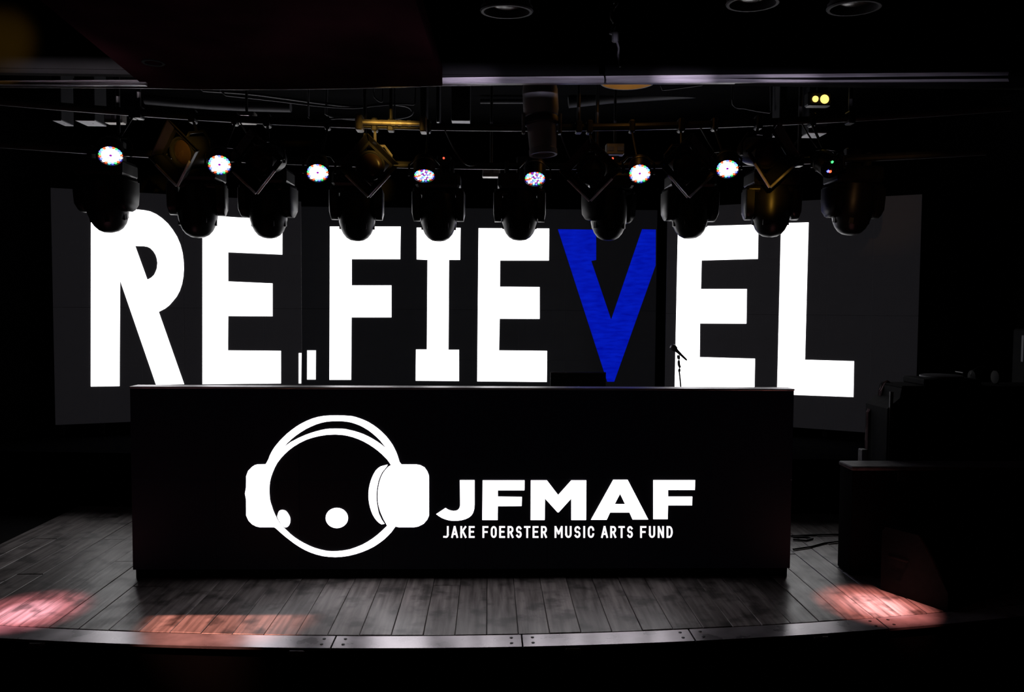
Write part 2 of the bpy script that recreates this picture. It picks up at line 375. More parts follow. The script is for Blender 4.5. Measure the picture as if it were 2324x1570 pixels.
picture('letter', cs, [[(1266, 520), (1353, 521), (1353, 590), (1342, 592), (1387, 725), (1457, 520), (1488.5, 521), (1488, 602), (1394, 866), (1378, 866)]], C0, cn, BLUE, label='blue letter V')
# angled screen with E L
A2, B2, u2, n2 = vplane(1511, 7.7, 2085, 6.69)
rsn = screen('led_screen', 'angled video screen showing the big white letters E and L', A2, u2, n2, (B2 - A2).length, 0.50, 2.54, 6, 4, SCREEN)
z4 = lambda l: zp(l, 2.804, 1200, 440)
picture('letter', rsn, [[(1538.6, 516.5), (1599.4, 513), (1699, 510), (1721.4, 509)] + z4([(1458, 413), (1100, 423), (1096, 605), (1388, 605), (1385, 825), (1090, 824), (1088, 1038), (1440, 1048)]) + [(1712, 891), (1531, 888)]], A2, n2, LETTER, label='white letter E')
picture('letter', rsn, [z4([(1606, 186), (1781, 181), (1758, 1055), (2070, 1064), (2066, 1292), (1680, 1278), (1580, 1274)])], A2, n2, LETTER, label='white letter L')
# ------------------------------------------------------------------ DJ booth
fl, frt = on_z(298, 1311, 0), on_z(1796, 1310, 0)
DY = (fl.y + frt.y) / 2
bl, br = on_y(298, 1100, DY).x, on_y(1797.5, 1100, DY).x
BT = (on_y(298, 880.5, DY).z + on_y(1797, 886, DY).z) / 2
bw = br - bl
booth = thing('dj_booth', (bl, DY, 0), 'long black booth on stage with a glowing headphone logo on its front', 'booth')
ncol = 8; w = bw / ncol; hh = (BT - 0.05) / 2
me = MB().bbox((w / 2, 0.05, hh / 2), (w - 0.0015, 0.1, hh - 0.0015), 0.0015).mesh('led_panel', BOOTHS)
for i in range(ncol):
    for j in range(2):
        o = obj('led_panel', me, booth); o.location = (i * w, 0, 0.05 + j * hh)
MB().box((bw / 2, 0.07, 0.02), (bw - 0.02, 0.1, 0.06)).build('plinth', BLACK, booth)
MB().bbox((bw / 2, 0.052, BT + 0.004), (bw + 0.006, 0.108, 0.010), 0.002).build('top_cap', TRIMM, booth)
for xx in (0.03, bw - 0.03): MB().bbox((xx, 0.42, 0.46), (0.05, 0.62, 0.93), 0.004).build('side_panel', BLACK, booth)
MB().bbox((bw / 2, 0.42, 0.905), (bw - 0.12, 0.60, 0.04), 0.004).build('shelf', BLACK, booth)
bP, bN = Vector((bl, DY, 0)), Vector((0, -1, 0))
zl = lambda l: zp(l, 4.244, 530, 920)
OUT = [(310, 565), (335, 520), (350, 480), (370, 440), (393, 404), (420, 370), (448, 337), (480, 305), (518, 269), (560, 235), (604, 203), (650, 175), (704, 148), (760, 125), (814, 110), (870, 100), (934, 96), (1000, 95), (1070, 97), (1140, 102), (1180, 112), (1220, 125), (1260, 141), (1300, 160), (1346, 188), (1390, 220), (1431, 256), (1470, 295), (1501, 334), (1530, 375), (1551, 414), (1570, 455), (1583, 490), (1592, 520), (1600, 545), (1618, 567), (1760, 567), (1800, 574), (1840, 595), (1866, 632), (1880, 668), (1883, 690), (1883, 1060), (1865, 1100), (1830, 1140), (1780, 1165), (1740, 1172), (1590, 1172), (1560, 1165), (1520, 1220), (1486, 1256), (1450, 1290), (1401, 1327), (1350, 1360), (1296, 1387), (1240, 1410), (1176, 1431), (1110, 1447), (1046, 1456), (980, 1460), (919, 1457), (860, 1450), (799, 1435), (740, 1415), (689, 1392), (640, 1365), (589, 1332), (540, 1295), (499, 1263), (460, 1230), (410, 1185), (390, 1172), (250, 1172), (215, 1163), (180, 1145), (145, 1110), (122, 1060), (120, 900), (110, 850), (120, 790), (122, 680), (140, 630), (180, 590), (205, 574), (230, 567)]
CRES = [(480, 403), (520, 360), (558, 324), (600, 290), (649, 256), (700, 225), (750, 201), (800, 180), (850, 165), (900, 155), (950, 151), (1000, 150), (1045, 151), (1090, 155), (1136, 164), (1180, 178), (1221, 194), (1260, 215), (1301, 240), (1340, 270), (1376, 301), (1410, 335), (1450, 385), (1476, 415), (1420, 372), (1381, 345), (1340, 320), (1296, 296), (1250, 275), (1206, 259), (1160, 245), (1075, 226), (1028, 223), (980, 222), (935, 223), (890, 227), (840, 237), (790, 250), (745, 264), (700, 280), (660, 297), (620, 315), (550, 352)]
FACE = [(345, 830), (346, 785), (350, 740), (360, 694), (375, 650), (395, 602), (420, 555), (453, 511), (490, 470), (533, 431), (580, 395), (638, 360), (700, 330), (760, 310), (820, 295), (900, 282), (980, 279), (1050, 283), (1101, 292), (1150, 305), (1201, 323), (1250, 345), (1301, 373), (1350, 405), (1391, 436), (1430, 470), (1480, 520), (1517, 573), (1490, 590), (1462, 620), (1440, 650), (1423, 684), (1410, 720), (1400, 760), (1393, 800), (1389, 840), (1388, 880), (1390, 920), (1396, 960), (1405, 996), (1416, 1030), (1445, 1095), (1480, 1158), (1420, 1215), (1381, 1249), (1340, 1280), (1291, 1312), (1240, 1340), (1181, 1364), (1120, 1385), (1060, 1396), (1000, 1402), (950, 1403), (900, 1400), (839, 1387), (780, 1370), (729, 1349), (680, 1325), (634, 1299), (590, 1270), (549, 1237), (510, 1200), (473, 1164), (440, 1125), (419, 1089), (400, 1050), (383, 1011), (370, 970), (358, 936), (350, 900)]
PAD = [(1485, 568), (1420, 585), (1393, 602), (1370, 625), (1351, 656), (1335, 690), (1322, 724), (1312, 760), (1304, 800), (1300, 840), (1300, 875), (1302, 910), (1307, 945), (1315, 980), (1326, 1016), (1340, 1050), (1358, 1082), (1380, 1110), (1401, 1130), (1425, 1145), (1455, 1140), (1425, 1095), (1400, 1040), (1391, 1000), (1384, 960), (1379, 920), (1377, 880), (1378, 840), (1382, 800), (1389, 759), (1398, 720), (1413, 681), (1430, 645), (1475, 590)]
EYE = [(425, 1050), (431, 1031), (440, 1015), (454, 1007), (470, 1005), (488, 1007), (505, 1015), (521, 1032), (535, 1055), (543, 1072), (547, 1090), (547, 1110), (545, 1130), (537, 1149), (525, 1165), (511, 1173), (495, 1175), (480, 1165), (465, 1150), (449, 1128), (435, 1105), (426, 1086), (420, 1070)]
EYE2 = [(995 + 108 * math.cos(a * math.pi / 16), 1083 + 98 * math.sin(a * math.pi / 16)) for a in range(32)]
picture('logo_headphones', booth, [zl(OUT), zl(CRES), zl(FACE)], bP, bN, LOGO)
picture('logo_ear_pad', booth, [zl(PAD)], bP, bN, LOGO)
for e in (EYE, EYE2): picture('logo_eye', booth, [zl(e)], bP, bN, LOGO)
zj = lambda l: zp(l, 3.521, 960, 1060)
picture('letter', booth, [zj([(295, 103), (412, 103), (412, 300), (409, 335), (400, 365), (386, 386), (365, 403), (340, 415), (305, 424), (270, 428), (240, 428), (210, 425), (180, 417), (150, 405), (127, 391), (105, 375), (180, 325), (200, 338), (220, 345), (240, 349), (262, 348), (275, 343), (285, 335), (293, 322), (297, 305)])], bP, bN, LOGO)
picture('letter', booth, [zj([(477, 105), (812, 105), (810, 185), (598, 185), (598, 235), (790, 237), (788, 310), (598, 312), (596, 422), (474, 422)])], bP, bN, LOGO)
picture('letter', booth, [zj([(862, 105), (990, 105), (1080, 222), (1185, 105), (1305, 105), (1303, 422), (1185, 422), (1185, 250), (1085, 360), (1075, 360), (975, 250), (972, 422), (860, 422)])], bP, bN, LOGO)
picture('letter', booth, [zj([(1520, 100), (1635, 100), (1800, 418), (1675, 418), (1650, 362), (1495, 362), (1468, 420), (1342, 420)]), zj([(1575, 212), (1615, 295), (1532, 295)])], bP, bN, LOGO)
picture('letter', booth, [zj([(1840, 103), (2175, 103), (2172, 182), (1958, 182), (1958, 235), (2152, 235), (2150, 305), (1958, 305), (1955, 415), (1840, 415)])], bP, bN, LOGO)
# small line of print: monoline strokes in a unit box
def arc(cx, cy, rx, ry, a0, a1, k=7): return [(cx + rx * math.cos(R(a0 + (a1 - a0) * i / k)), cy + ry * math.sin(R(a0 + (a1 - a0) * i / k))) for i in range(k + 1)]
GL = {'J': [[(0.9, 1), (0.9, 0.25)] + arc(0.5, 0.25, 0.4, 0.25, 0, -110) + [(0.1, 0.02)]],
 'A': [[(0, 0), (0.47, 1)], [(0.53, 1), (1, 0)], [(0.2, 0.3), (0.8, 0.3)]], 'K': [[(0.05, 0), (0.05, 1)], [(0.95, 1), (0.05, 0.42)], [(0.35, 0.6), (1, 0)]],
 'E': [[(0.95, 1), (0.05, 1), (0.05, 0), (0.95, 0)], [(0.05, 0.52), (0.8, 0.52)]], 'F': [[(0.95, 1), (0.05, 1), (0.05, 0)], [(0.05, 0.5), (0.8, 0.5)]],
 'O': [arc(0.5, 0.7, 0.45, 0.3, 0, 180) + arc(0.5, 0.3, 0.45, 0.3, 180, 360) + [(0.95, 0.7)]],
 'R': [[(0.05, 0), (0.05, 1), (0.5, 1)] + arc(0.55, 0.74, 0.4, 0.26, 90, -90) + [(0.05, 0.48)], [(0.5, 0.48), (0.97, 0)]],
 'S': [arc(0.5, 0.74, 0.42, 0.26, 25, 250) + arc(0.5, 0.26, 0.43, 0.27, 70, -155)],
 'T': [[(0, 1), (1, 1)], [(0.5, 1), (0.5, 0)]], 'M': [[(0.02, 0), (0.02, 1)], [(0.06, 0.98), (0.5, 0.36)], [(0.94, 0.98), (0.5, 0.36)], [(0.98, 1), (0.98, 0)]],
 'U': [[(0.05, 1), (0.05, 0.3)] + arc(0.5, 0.3, 0.45, 0.3, 180, 360) + [(0.95, 1)]], 'I': [[(0.5, 0), (0.5, 1)]],
 'C': [arc(0.5, 0.7, 0.45, 0.3, 5, 180) + arc(0.5, 0.3, 0.45, 0.3, 180, 355)],
 'N': [[(0.05, 0), (0.05, 1)], [(0.08, 0.97), (0.92, 0.03)], [(0.95, 0), (0.95, 1)]], 'D': [[(0.05, 0), (0.05, 1), (0.45, 1)] + arc(0.45, 0.5, 0.5, 0.5, 70, -70) + [(0.45, 0), (0.05, 0)]]}
def glyph(ch, x0, x1, y0, y1, sw):
    vv, fs = [], []
    for ln in GL[ch]:
        pts = [Vector((x0 + sw / 2 + p[0] * (x1 - x0 - sw), y1 - sw / 2 - p[1] * (y1 - y0 - sw))) for p in ln]
        if ch == 'I': pts = [Vector(((x0 + x1) / 2, p.y)) for p in pts]
        L_, Rr = [], []
        for i, p in enumerate(pts):
            d1 = (p - pts[i - 1]).normalized() if i else None; d2 = (pts[i + 1] - p).normalized() if i < len(pts) - 1 else None
            if d1 is None: d1 = d2; p = p - d1 * sw / 2
            if d2 is None: d2 = d1; p = p + d1 * sw / 2
            n1 = Vector((-d1.y, d1.x)); n2_ = Vector((-d2.y, d2.x)); mm = (n1 + n2_)
            mm = mm / max(mm.dot(n1), 0.75) if mm.length > 1e-4 else n1
            L_.append(p + mm * sw / 2); Rr.append(p - mm * sw / 2)
        k0 = len(vv); vv += L_ + Rr; nn = len(pts)
        fs += [(k0 + i, k0 + i + 1, k0 + nn + i + 1, k0 + nn + i) for i in range(nn - 1)]
    return vv, fs
for word, wx0, wx1 in (('JAKE', 158, 415), ('FOERSTER', 473, 992), ('MUSIC', 1050, 1370), ('ARTS', 1423, 1680), ('FUND', 1733, 1998)):
    wid = [{'I': 0.35, 'M': 1.22, 'A': 1.08}.get(c, 1.0) for c in word]; gap = 0.30
    un = (wx1 - wx0) / (sum(wid) + gap * (len(word) - 1)); xx = wx0
    for c, q in zip(word, wid):
        vv, fs = glyph(c, xx, xx + q * un, 470, 565, 15); xx += (q + gap) * un
        pts = [on_plane(960 + p.x / 3.521, 1060 + p.y / 3.521, bP + bN * 0.003, bN) - booth.location for p in vv]
        me = bpy.data.meshes.new('small_letter'); me.from_pydata(pts, [], fs); me.materials.append(SUBT); obj('small_letter', me, booth)
# things on the booth shelf
lc = on_y(1312, 845, DY + 0.55)
lap = thing('laptop', (lc.x, DY + 0.55, 0.925), 'open black laptop on the booth shelf, lid back in front of the blue letter', 'laptop')
lw = on_y(1375, 845, DY + 0.55).x - on_y(1249, 845, DY + 0.55).x
MB().bbox((0, 0.13, 0.01), (lw, 0.24, 0.02), 0.003).build('keyboard_base', PLAST, lap)
lh = lc.z - 0.925
MB().bbox((0, -0.005, lh / 2 + 0.005), (lw, 0.008, lh - 0.005), 0.002).build('lid', PLAST, lap)
MB().box((0, -0.005, lh - 0.002), (lw - 0.01, 0.009, 0.0035)).build('lid_glint', EDGE, lap)  # pale strip paints the light caught along the lid's top
gp = on_y(1313, 879, DY + 0.3)
gs = thing('gooseneck_stalk', (gp.x, DY + 0.3, 0.925), 'thin stalk with a pale tip peeking over the booth top', 'stalk')
MB().lathe([(0.025, 0), (0.025, 0.012), (0.01, 0.016)], 12).build('foot', STEEL, gs)
MB().cyl((0, 0, 0.01), (0, 0, gp.z - 0.93), 0.004, 8).build('stalk', STEEL, gs)
MB().lathe([(0.004, -0.01), (0.009, -0.006), (0.009, 0.004), (0.004, 0.008)], 10, None, (0, 0, gp.z - 0.925)).build('tip', GREYP, gs)
# microphone on stand
MD = 5.72
mb_ = on_y(1545.5, 884, MD); top = on_y(1541, 815, MD)
ms = thing('microphone_stand', (mb_.x, MD, 0), 'thin black microphone stand with a tilted microphone before the letter E', 'microphone stand')
loc = lambda px, py: on_y(px, py, MD) - ms.location
MB().lathe([(0.13, 0), (0.13, 0.012), (0.12, 0.02), (0.015, 0.028)], 24).build('base', STEEL, ms)
MB().tube([(0, 0, 0.02), loc(1545.5, 884), loc(1543, 855), loc(1541.5, 842)], 0.0055, 8).build('pole', STEEL, ms)
MB().tube([loc(1541.5, 843), loc(1542, 838), loc(1543, 833), loc(1541, 828)], 0.009, 8).build('clutch', STEEL, ms)
MB().tube([loc(1541, 829), loc(1540.5, 820), loc(1541, 812)], 0.0095, 8).build('upper_pole', STEEL, ms)
MB().tube([loc(1540.5, 814), loc(1539.5, 806)], 0.011, 8).build('clip', PLAST, ms)
a_, b_ = loc(1559, 817.5), loc(1523, 783.5)
d_ = b_ - a_
mic = MB().lathe([(0.004, 0), (0.007, 0.01), (0.0085, d_.length * 0.35), (0.012, d_.length * 0.62), (0.014, d_.length * 0.68)], 12, d_.to_track_quat('Z', 'Y').to_matrix(), a_).build('microphone', PLAST, ms, True)
MB().lathe([(0.014, d_.length * 0.68), (0.021, d_.length * 0.74), (0.024, d_.length * 0.86), (0.019, d_.length * 0.96), (0.008, d_.length)], 14, d_.to_track_quat('Z', 'Y').to_matrix(), a_).build('grille', EDGE, mic, True)
# floor cables between booth and stack
for pts, lab in (([(1800, 1246), (1840, 1240), (1870, 1232), (1905, 1228)], 'thin black cable lying across the boards beside the black cases'),
                 ([(1795, 1216), (1830, 1214), (1870, 1213), (1915, 1212)], 'thin black cable lying on the boards close to the riser'),
                 ([(1800, 1224), (1830, 1226), (1845, 1222), (1825, 1218), (1800, 1218)], 'small loop of black cable on the boards behind the booth')):
    tag(MB().tube([on_z(px, py, 0.006) for px, py in pts], 0.006, 6).build('floor_cable', PLAST), lab, 'cable')
# ------------------------------------------------------------------ black cases and gear at the far right
q0 = on_z(1900, 1305, 0); SY = q0.y
zc = on_y(1905, 1058, SY).z
lowc = thing('road_case', (q0.x + 0.075, SY, 0), 'low black road case with a grey top beside the booth', 'case')
cwid, cdep = 1.35, 0.17
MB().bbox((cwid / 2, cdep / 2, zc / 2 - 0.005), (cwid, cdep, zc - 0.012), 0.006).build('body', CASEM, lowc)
MB().bbox((cwid / 2, cdep / 2, zc - 0.012), (cwid + 0.012, cdep + 0.012, 0.024), 0.006).build('lid', CASET, lowc)  # lid in a lighter grey than the body
for xx in (0.3, 1.0):
    MB().bbox((xx, -0.004, zc - 0.06), (0.07, 0.012, 0.06), 0.003).build('latch', STEEL, lowc)
tl = on_y(2012, 1000, SY + 0.215); tz = on_y(2010, 880, SY + 0.24).z
tall = thing('amplifier_rack', (tl.x, SY + 0.215, 0), 'tall black equipment rack standing behind the low road case', 'rack')
rp = [(0, 0), (1.4, 0), (1.4, tz), (0.085, tz), (0.075, tz - 0.06), (0, tz - 0.125)]
MB().add([(a, y_, b) for y_ in (0, 0.28) for a, b in rp], [tuple(range(6)), tuple(range(11, 5, -1))] + [(i, 6 + i, 6 + (i + 1) % 6, (i + 1) % 6) for i in range(6)]).build('body', CASEM, tall)
MB().bbox((0.745, 0.14, tz + 0.005), (1.31, 0.28, 0.02), 0.006).build('top_board', BLACK, tall)
for xx in (0.02, 1.38): MB().box((xx, -0.004, tz / 2), (0.02, 0.012, tz - 0.04)).build('rack_rail', STEEL, tall)
sm = on_y(1966, 1030, SY + 0.3)
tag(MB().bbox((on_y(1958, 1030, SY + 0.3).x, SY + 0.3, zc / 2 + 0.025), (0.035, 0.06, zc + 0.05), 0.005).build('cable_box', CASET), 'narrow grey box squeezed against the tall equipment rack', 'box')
# cloth thrown over the left shoulder of the rack
cl = []
prof = [(1970, 1052), (1971, 1000), (1973, 960), (1974, 935), (1980, 925), (1991, 912), (1999, 905), (2003, 890), (2011, 873), (2018, 869), (2029, 876), (2045, 881), (2062, 880)]
CD = SY + 0.43
for k, (px, py) in enumerate(prof):
    p = on_y(px, py, CD)
    for j in range(7):
        yy = j * 0.006
        cl.append(Vector((p.x + 0.004 * math.sin(j * 2.1 + k) - 0.006, CD + yy, p.z + (0.006 * math.cos(j * 1.7 + k * .8) + 0.012 if k > 6 else 0))))
fs = [(k * 7 + j, k * 7 + j + 1, k * 7 + 8 + j, k * 7 + 7 + j) for k in range(len(prof) - 1) for j in range(6)]
cm = MB().add(cl, fs).build('draped_cloth', CLOTH, None, True)
sd = cm.modifiers.new('thickness', 'SOLIDIFY'); sd.thickness = 0.006
tag(cm, 'crumpled dusty pink cloth hanging over the edge of the equipment rack', 'cloth')
tt = on_y(2118, 868, SY + 0.45)
trn = thing('turntable', (tt.x, SY + 0.36, tz + 0.015), 'black turntable with a round platter on top of the rack', 'turntable')
MB().bbox((0, 0, 0.02), (0.36, 0.26, 0.04), 0.008).build('plinth', CASEM, trn)
MB().lathe([(0.12, 0.04), (0.125, 0.045), (0.125, 0.054), (0.11, 0.058), (0.01, 0.06)], 32).build('platter', DUCTM, trn, True)
MB().tube([(0.15, 0.1, 0.035), (0.15, 0.1, 0.07), (0.14, 0.0, 0.07), (0.09, -0.07, 0.066)], 0.004, 6).build('tone_arm', STEEL, trn)
mx = on_y(2205, 850, SY + 0.5)
DULL = mat('dull_rubber', (0.03, 0.03, 0.03), 0.8, noise=0.2, scale=30, spec=0.1)
mxo = thing('dj_headphones', (mx.x, SY + 0.36, tz + 0.015), 'pair of black headphones lying beside the turntable', 'headphones')
for s_ in (-1, 1): MB().lathe([(0.02, -0.015), (0.042, -0.012), (0.045, 0.0), (0.036, 0.014)], 16, Matrix.Rotation(R(90), 3, 'Y'), (s_ * 0.075, 0, 0.045)).build('ear_cup', DULL, mxo, True)
MB().tube([(-0.085, 0, 0.05)] + [(-0.085 * math.cos(R(a)), 0, 0.06 + 0.05 * math.sin(R(a))) for a in range(0, 181, 15)] + [(0.085, 0, 0.05)], 0.008, 8).build('headband', STEEL, mxo)
# tall narrow loudspeaker at the very edge
sp = on_y(2322, 790, SY + 0.95)
col_ = thing('column_speaker', (sp.x + 0.035, SY + 0.95, 0), 'slim column loudspeaker on a pole behind the equipment rack', 'speaker')
MB().lathe([(0.17, 0), (0.17, 0.015), (0.03, 0.03)], 24).build('base', STEEL, col_)
MB().cyl((0, 0, 0.02), (0, 0, 1.0), 0.018).build('pole', STEEL, col_)
MB().bbox((0, 0, 1.19), (0.13, 0.15, 0.5), 0.012).build('body', CASEM, col_)
MB().bbox((-0.069, -0.05, sp.z), (0.012, 0.03, 0.19), 0.004).build('lit_edge_strip', DUCTM, col_)  # paler strip paints the light along the speaker's edge
# added black wedge that gives the pink pool its dark diagonal edge
b1, b2 = on_z(1998, 1337, 0), on_z(2150, 1389, 0)
dr = (b2 - b1).normalized(); pr = Vector((-dr.y, dr.x, 0)); ln = (b2 - b1).length
mon = thing('pool_edge_blocker', b1, 'added black wedge cutting off the edge of the pink light', 'added blocker')
mon.rotation_euler.z = math.atan2(dr.y, dr.x)
wd_ = 0.62
prof = [(0, 0), (ln, 0), (ln, 0.10), (ln * 0.55, 0.36), (0.02, 0.36), (0, 0.33)]
vv = [(a, 0, b) for a, b in prof] + [(a, wd_, b) for a, b in prof]; nP = len(prof)
MB().add(vv, [tuple(range(nP)), tuple(range(2 * nP - 1, nP - 1, -1))] + [(i, nP + i, nP + (i + 1) % nP, (i + 1) % nP) for i in range(nP)]).build('wedge_body', CASEM, mon)
gx, gz = ln * 0.775, 0.23; ga = math.atan2(-0.26, ln * 0.45)
MB().box((gx + 0.004, wd_ / 2, gz + 0.006), (math.hypot(0.26, ln * 0.45) - 0.04, wd_ - 0.08, 0.008), Matrix.Rotation(-ga, 3, 'Y')).build('grille', BLACK, mon)
MB().tube([(0.05, -0.003, 0.2), (0.05, -0.014, 0.2), (0.16, -0.014, 0.2), (0.16, -0.003, 0.2)], 0.006, 6).build('handle', BLACK, mon)
# ------------------------------------------------------------------ lighting rig
def arc_y(x): return 5.47 - 0.07 * (x + 0.15) ** 2
def on_arc(px, z, off=0.0):
    lo, hi = -4.0, 4.0
    for _ in range(50):
        md = (lo + hi) / 2
        if project((md, arc_y(md) + off, z))[0] < px: lo = md
        else: hi = md
    return Vector((lo, arc_y(lo) + off, z))
def z_for(px, py, off):                                  # height on the arc sheet seen at this pixel
    z = 2.4
    for _ in range(30):
        p = on_arc(px, z, off); z -= (project(p)[1] - py) * -0.002 * -1 if False else (py - project(p)[1]) * 0.002
    return on_arc(px, z, off)
PZR, PZF, OFF = 2.53, 2.74, -0.22
xs = [-3.0 + 6.0 * i / 40 for i in range(41)]
tag(MB().tube([(x, arc_y(x), PZR) for x in xs], 0.024, 10).build('lighting_pipe', PIPED), 'curved steel pipe carrying the row of moving heads', 'pipe', 'curved lighting pipes')
tag(MB().tube([(x, arc_y(x) + OFF, PZF) for x in xs], 0.024, 10).build('lighting_pipe', PIPED), 'curved steel pipe above, carrying the small round lamps', 'pipe', 'curved lighting pipes')
def drop(x, z, off, lab):
    t = thing('pipe_hanger', (x, arc_y(x) + off, 3.4), lab, 'hanger', 'pipe hangers')
    MB().cyl((0, 0, z - 3.4), (0, 0, 0), 0.012, 10).build('rod', STEEL, t)
    MB().bbox((0, 0, z - 3.4), (0.04, 0.075, 0.075), 0.006).build('clamp', STEEL, t)
    MB().bbox((0, 0, -0.008), (0.12, 0.12, 0.016), 0.004).build('ceiling_plate', STEEL, t)
for x, w_ in ((-2.35, 'R'), (-0.85, 'F'), (0.72, 'V'), (2.0, 'L')):
    drop(x, PZR, 0, 'black rod hanging the moving head pipe, above the letter ' + w_)
    drop(x + (0.2 if w_ != 'V' else -0.15), PZF, OFF, 'black rod hanging the small lamp pipe, above the letter ' + w_)
# moving heads -----------------------------------------------------
HEADS = [(240, 528, -12, 14, 'over the stem of the letter R'), (448, 540, 10, -6, 'between the white letters R and E'), (608, 541, -6, 6, 'over the E that follows the R'),
 (810, 547, 4, 4, 'over the top of the letter F'), (996, 548, 0, 0, 'over the top of the letter I'), (1180, 546, -3, 3, 'over the E beside the blue letter'),
 (1383, 546, 32, 2, 'over the blue letter V'), (1567, 542, 6, -4, 'over the E after the blue letter'), (1752, 538, -6, 6, 'between the last letters E and L'),
 (1938, 534, 8, 10, 'beyond the letter L with nothing lit behind')]
me_base = MB().bbox((0, 0, -0.115), (0.30, 0.25, 0.10), 0.018).mesh('base', PLAST)
me_clamp = MB().bbox((0, 0, -0.01), (0.03, 0.07, 0.09), 0.008).mesh('clamp', STEEL)
me_power = MB().bbox((0.03, 0.085, 0.005), (0.10, 0.06, 0.15), 0.008).mesh('power_box', PLAST)
yk = MB().bbox((0, 0, -0.185), (0.345, 0.16, 0.045), 0.012)
for s_ in (-1, 1):
    prof = [(0, -0.19, 0.085), (0, -0.26, 0.085), (0, -0.33, 0.075), (0, -0.365, 0.05), (0, -0.378, 0.02)]
    vv = []
    for _, z, hw in prof:
        for (a, b) in ((-0.030, -1), (-0.024, -1.15), (0.024, -1.15), (0.030, -1), (0.030, 1), (0.024, 1.15), (-0.024, 1.15), (-0.030, 1)): vv.append((s_ * 0.148 + a * (1 if z > -0.35 else 0.75), b * hw / 1.15, z))
    fs = [(k * 8 + i, k * 8 + (i + 1) % 8, k * 8 + 8 + (i + 1) % 8, k * 8 + 8 + i) for k in range(4) for i in range(8)] + [tuple(range(8)), tuple(range(39, 31, -1))]
    yk.add(vv, fs)
me_yoke = yk.mesh('yoke', PLAST, True)
hp = [(0.085, 0.155), (0.108, 0.14), (0.118, 0.09), (0.124, 0.03), (0.124, -0.03), (0.120, -0.07), (0.110, -0.11), (0.094, -0.145), (0.072, -0.172), (0.045, -0.188), (0.015, -0.194)]
me_head = MB().lathe(hp, 28).mesh('head', PLAST, True)
me_lens = MB().lathe([(0.082, 0.150), (0.070, 0.163), (0.04, 0.170), (0.01, 0.172)], 24).mesh('lens', mat('dark_glass', (0.02, 0.02, 0.025), 0.1), True)
me_fin = MB().bbox((0.112, 0, -0.085), (0.012, 0.03, 0.06), 0.003).mesh('cooling_fin', PLAST)
me_pivot = MB().cyl((-0.135, 0, 0), (0.135, 0, 0), 0.03, 14).mesh('pivot', STEEL)
for i, (px, py, pan_, tilt, where) in enumerate(HEADS):
    p = on_arc(px, 2.2)
    # height so that the dome bottom meets the pixel
    zb = 2.03
    for _ in range(20): zb += (project(on_arc(px, zb))[1] - py) * 0.0028
    p = on_arc(px, PZR)
    t = thing('moving_head_light', (p.x, p.y, PZR), 'black moving head stage light hanging ' + where, 'stage light', 'row of moving head lights')
    for s_ in (-0.09, 0.09): o = obj('clamp', me_clamp, t); o.location = (s_, 0, 0)
    dz = (zb - PZR) + 0.499
    o = obj('base', me_base, t); o.location.z = 0
    o = obj('power_box', me_power, t)
    if i in (4, 6, 7):
        MB().lathe([(0.0075, 0), (0.0075, 0.006), (0.003, 0.009)], 10, Matrix.Rotation(R(90), 3, 'X'), (0.03, 0.057, 0.060)).build('pilot_lamp', PILOT, o)
    y_ = obj('yoke', me_yoke, t); y_.rotation_euler.z = R(pan_); y_.location.z = dz * 0.0
    hd = obj('head', me_head, t); hd.location.z = -0.305 + dz; hd.rotation_euler = Matrix.Rotation(R(pan_), 3, 'Z').to_4x4().__matmul__(Matrix.Rotation(R(tilt), 4, 'X')).to_euler()
    obj('lens', me_lens, hd); obj('pivot', me_pivot, hd)
    for k in range(6): o = obj('cooling_fin', me_fin, hd); o.rotation_euler.z = 2 * math.pi * k / 6
# LED par lamps ----------------------------------------------------
LEDR = [(0.0, 1, 'P'), (0.019, 6, 'W'), (0.037, 12, 'W'), (0.054, 17, 'W'), (0.068, 21, 'RCBGRBW')]
mshell = MB().lathe([(0.055, 0.16), (0.075, 0.15), (0.083, 0.10), (0.083, -0.002), (0.086, -0.005), (0.086, -0.012), (0.082, -0.012), (0.081, 0.0), (0.0, 0.001)], 28, Matrix.Rotation(R(-90), 3, 'X'), cap=False).mesh('can', PLAST, True)
mhood = MB().lathe([(0.0865, 0.105), (0.0875, 0.10), (0.0865, 0.095)], 28, Matrix.Rotation(R(-90), 3, 'X'), cap=False).mesh('front_rim', EDGE, True)
def led_meshes(lit):
    grp = {}
    for r, n_, c in LEDR:
        for i in range(n_):
            a = 2 * math.pi * (i + 0.3) / n_; cc = c[i % len(c)]
            if lit == 'dim' and cc == 'W': cc = 'WBWRWCWP'[(i * 3 + int(r * 900)) % 8]
            if lit == 'off': cc = 'K' if not (0.03 < r < 0.04 and i in (3, 8, 9)) else {3: 'G', 8: 'B', 9: 'R'}[i]
            rl = 0.0078 if lit == 'dim' else 0.0105
            grp.setdefault(cc, MB()).lathe([(rl, 0), (rl, -0.004), (rl * 0.5, -0.007)], 8, Matrix.Rotation(R(-90), 3, 'X'), (r * math.cos(a), -0.001, r * math.sin(a)))
    nm = {'W': ('white_leds', LED_W), 'R': ('red_leds', LED_R), 'G': ('green_leds', LED_G), 'B': ('blue_leds', LED_B), 'C': ('cyan_leds', LED_C), 'P': ('purple_led', LED_P), 'K': ('unlit_leds', PLAST)}
    return [(nm[k_][0], g.mesh(nm[k_][0], nm[k_][1])) for k_, g in grp.items()]
LM = {q: led_meshes(q) for q in ('full', 'dim', 'off')}
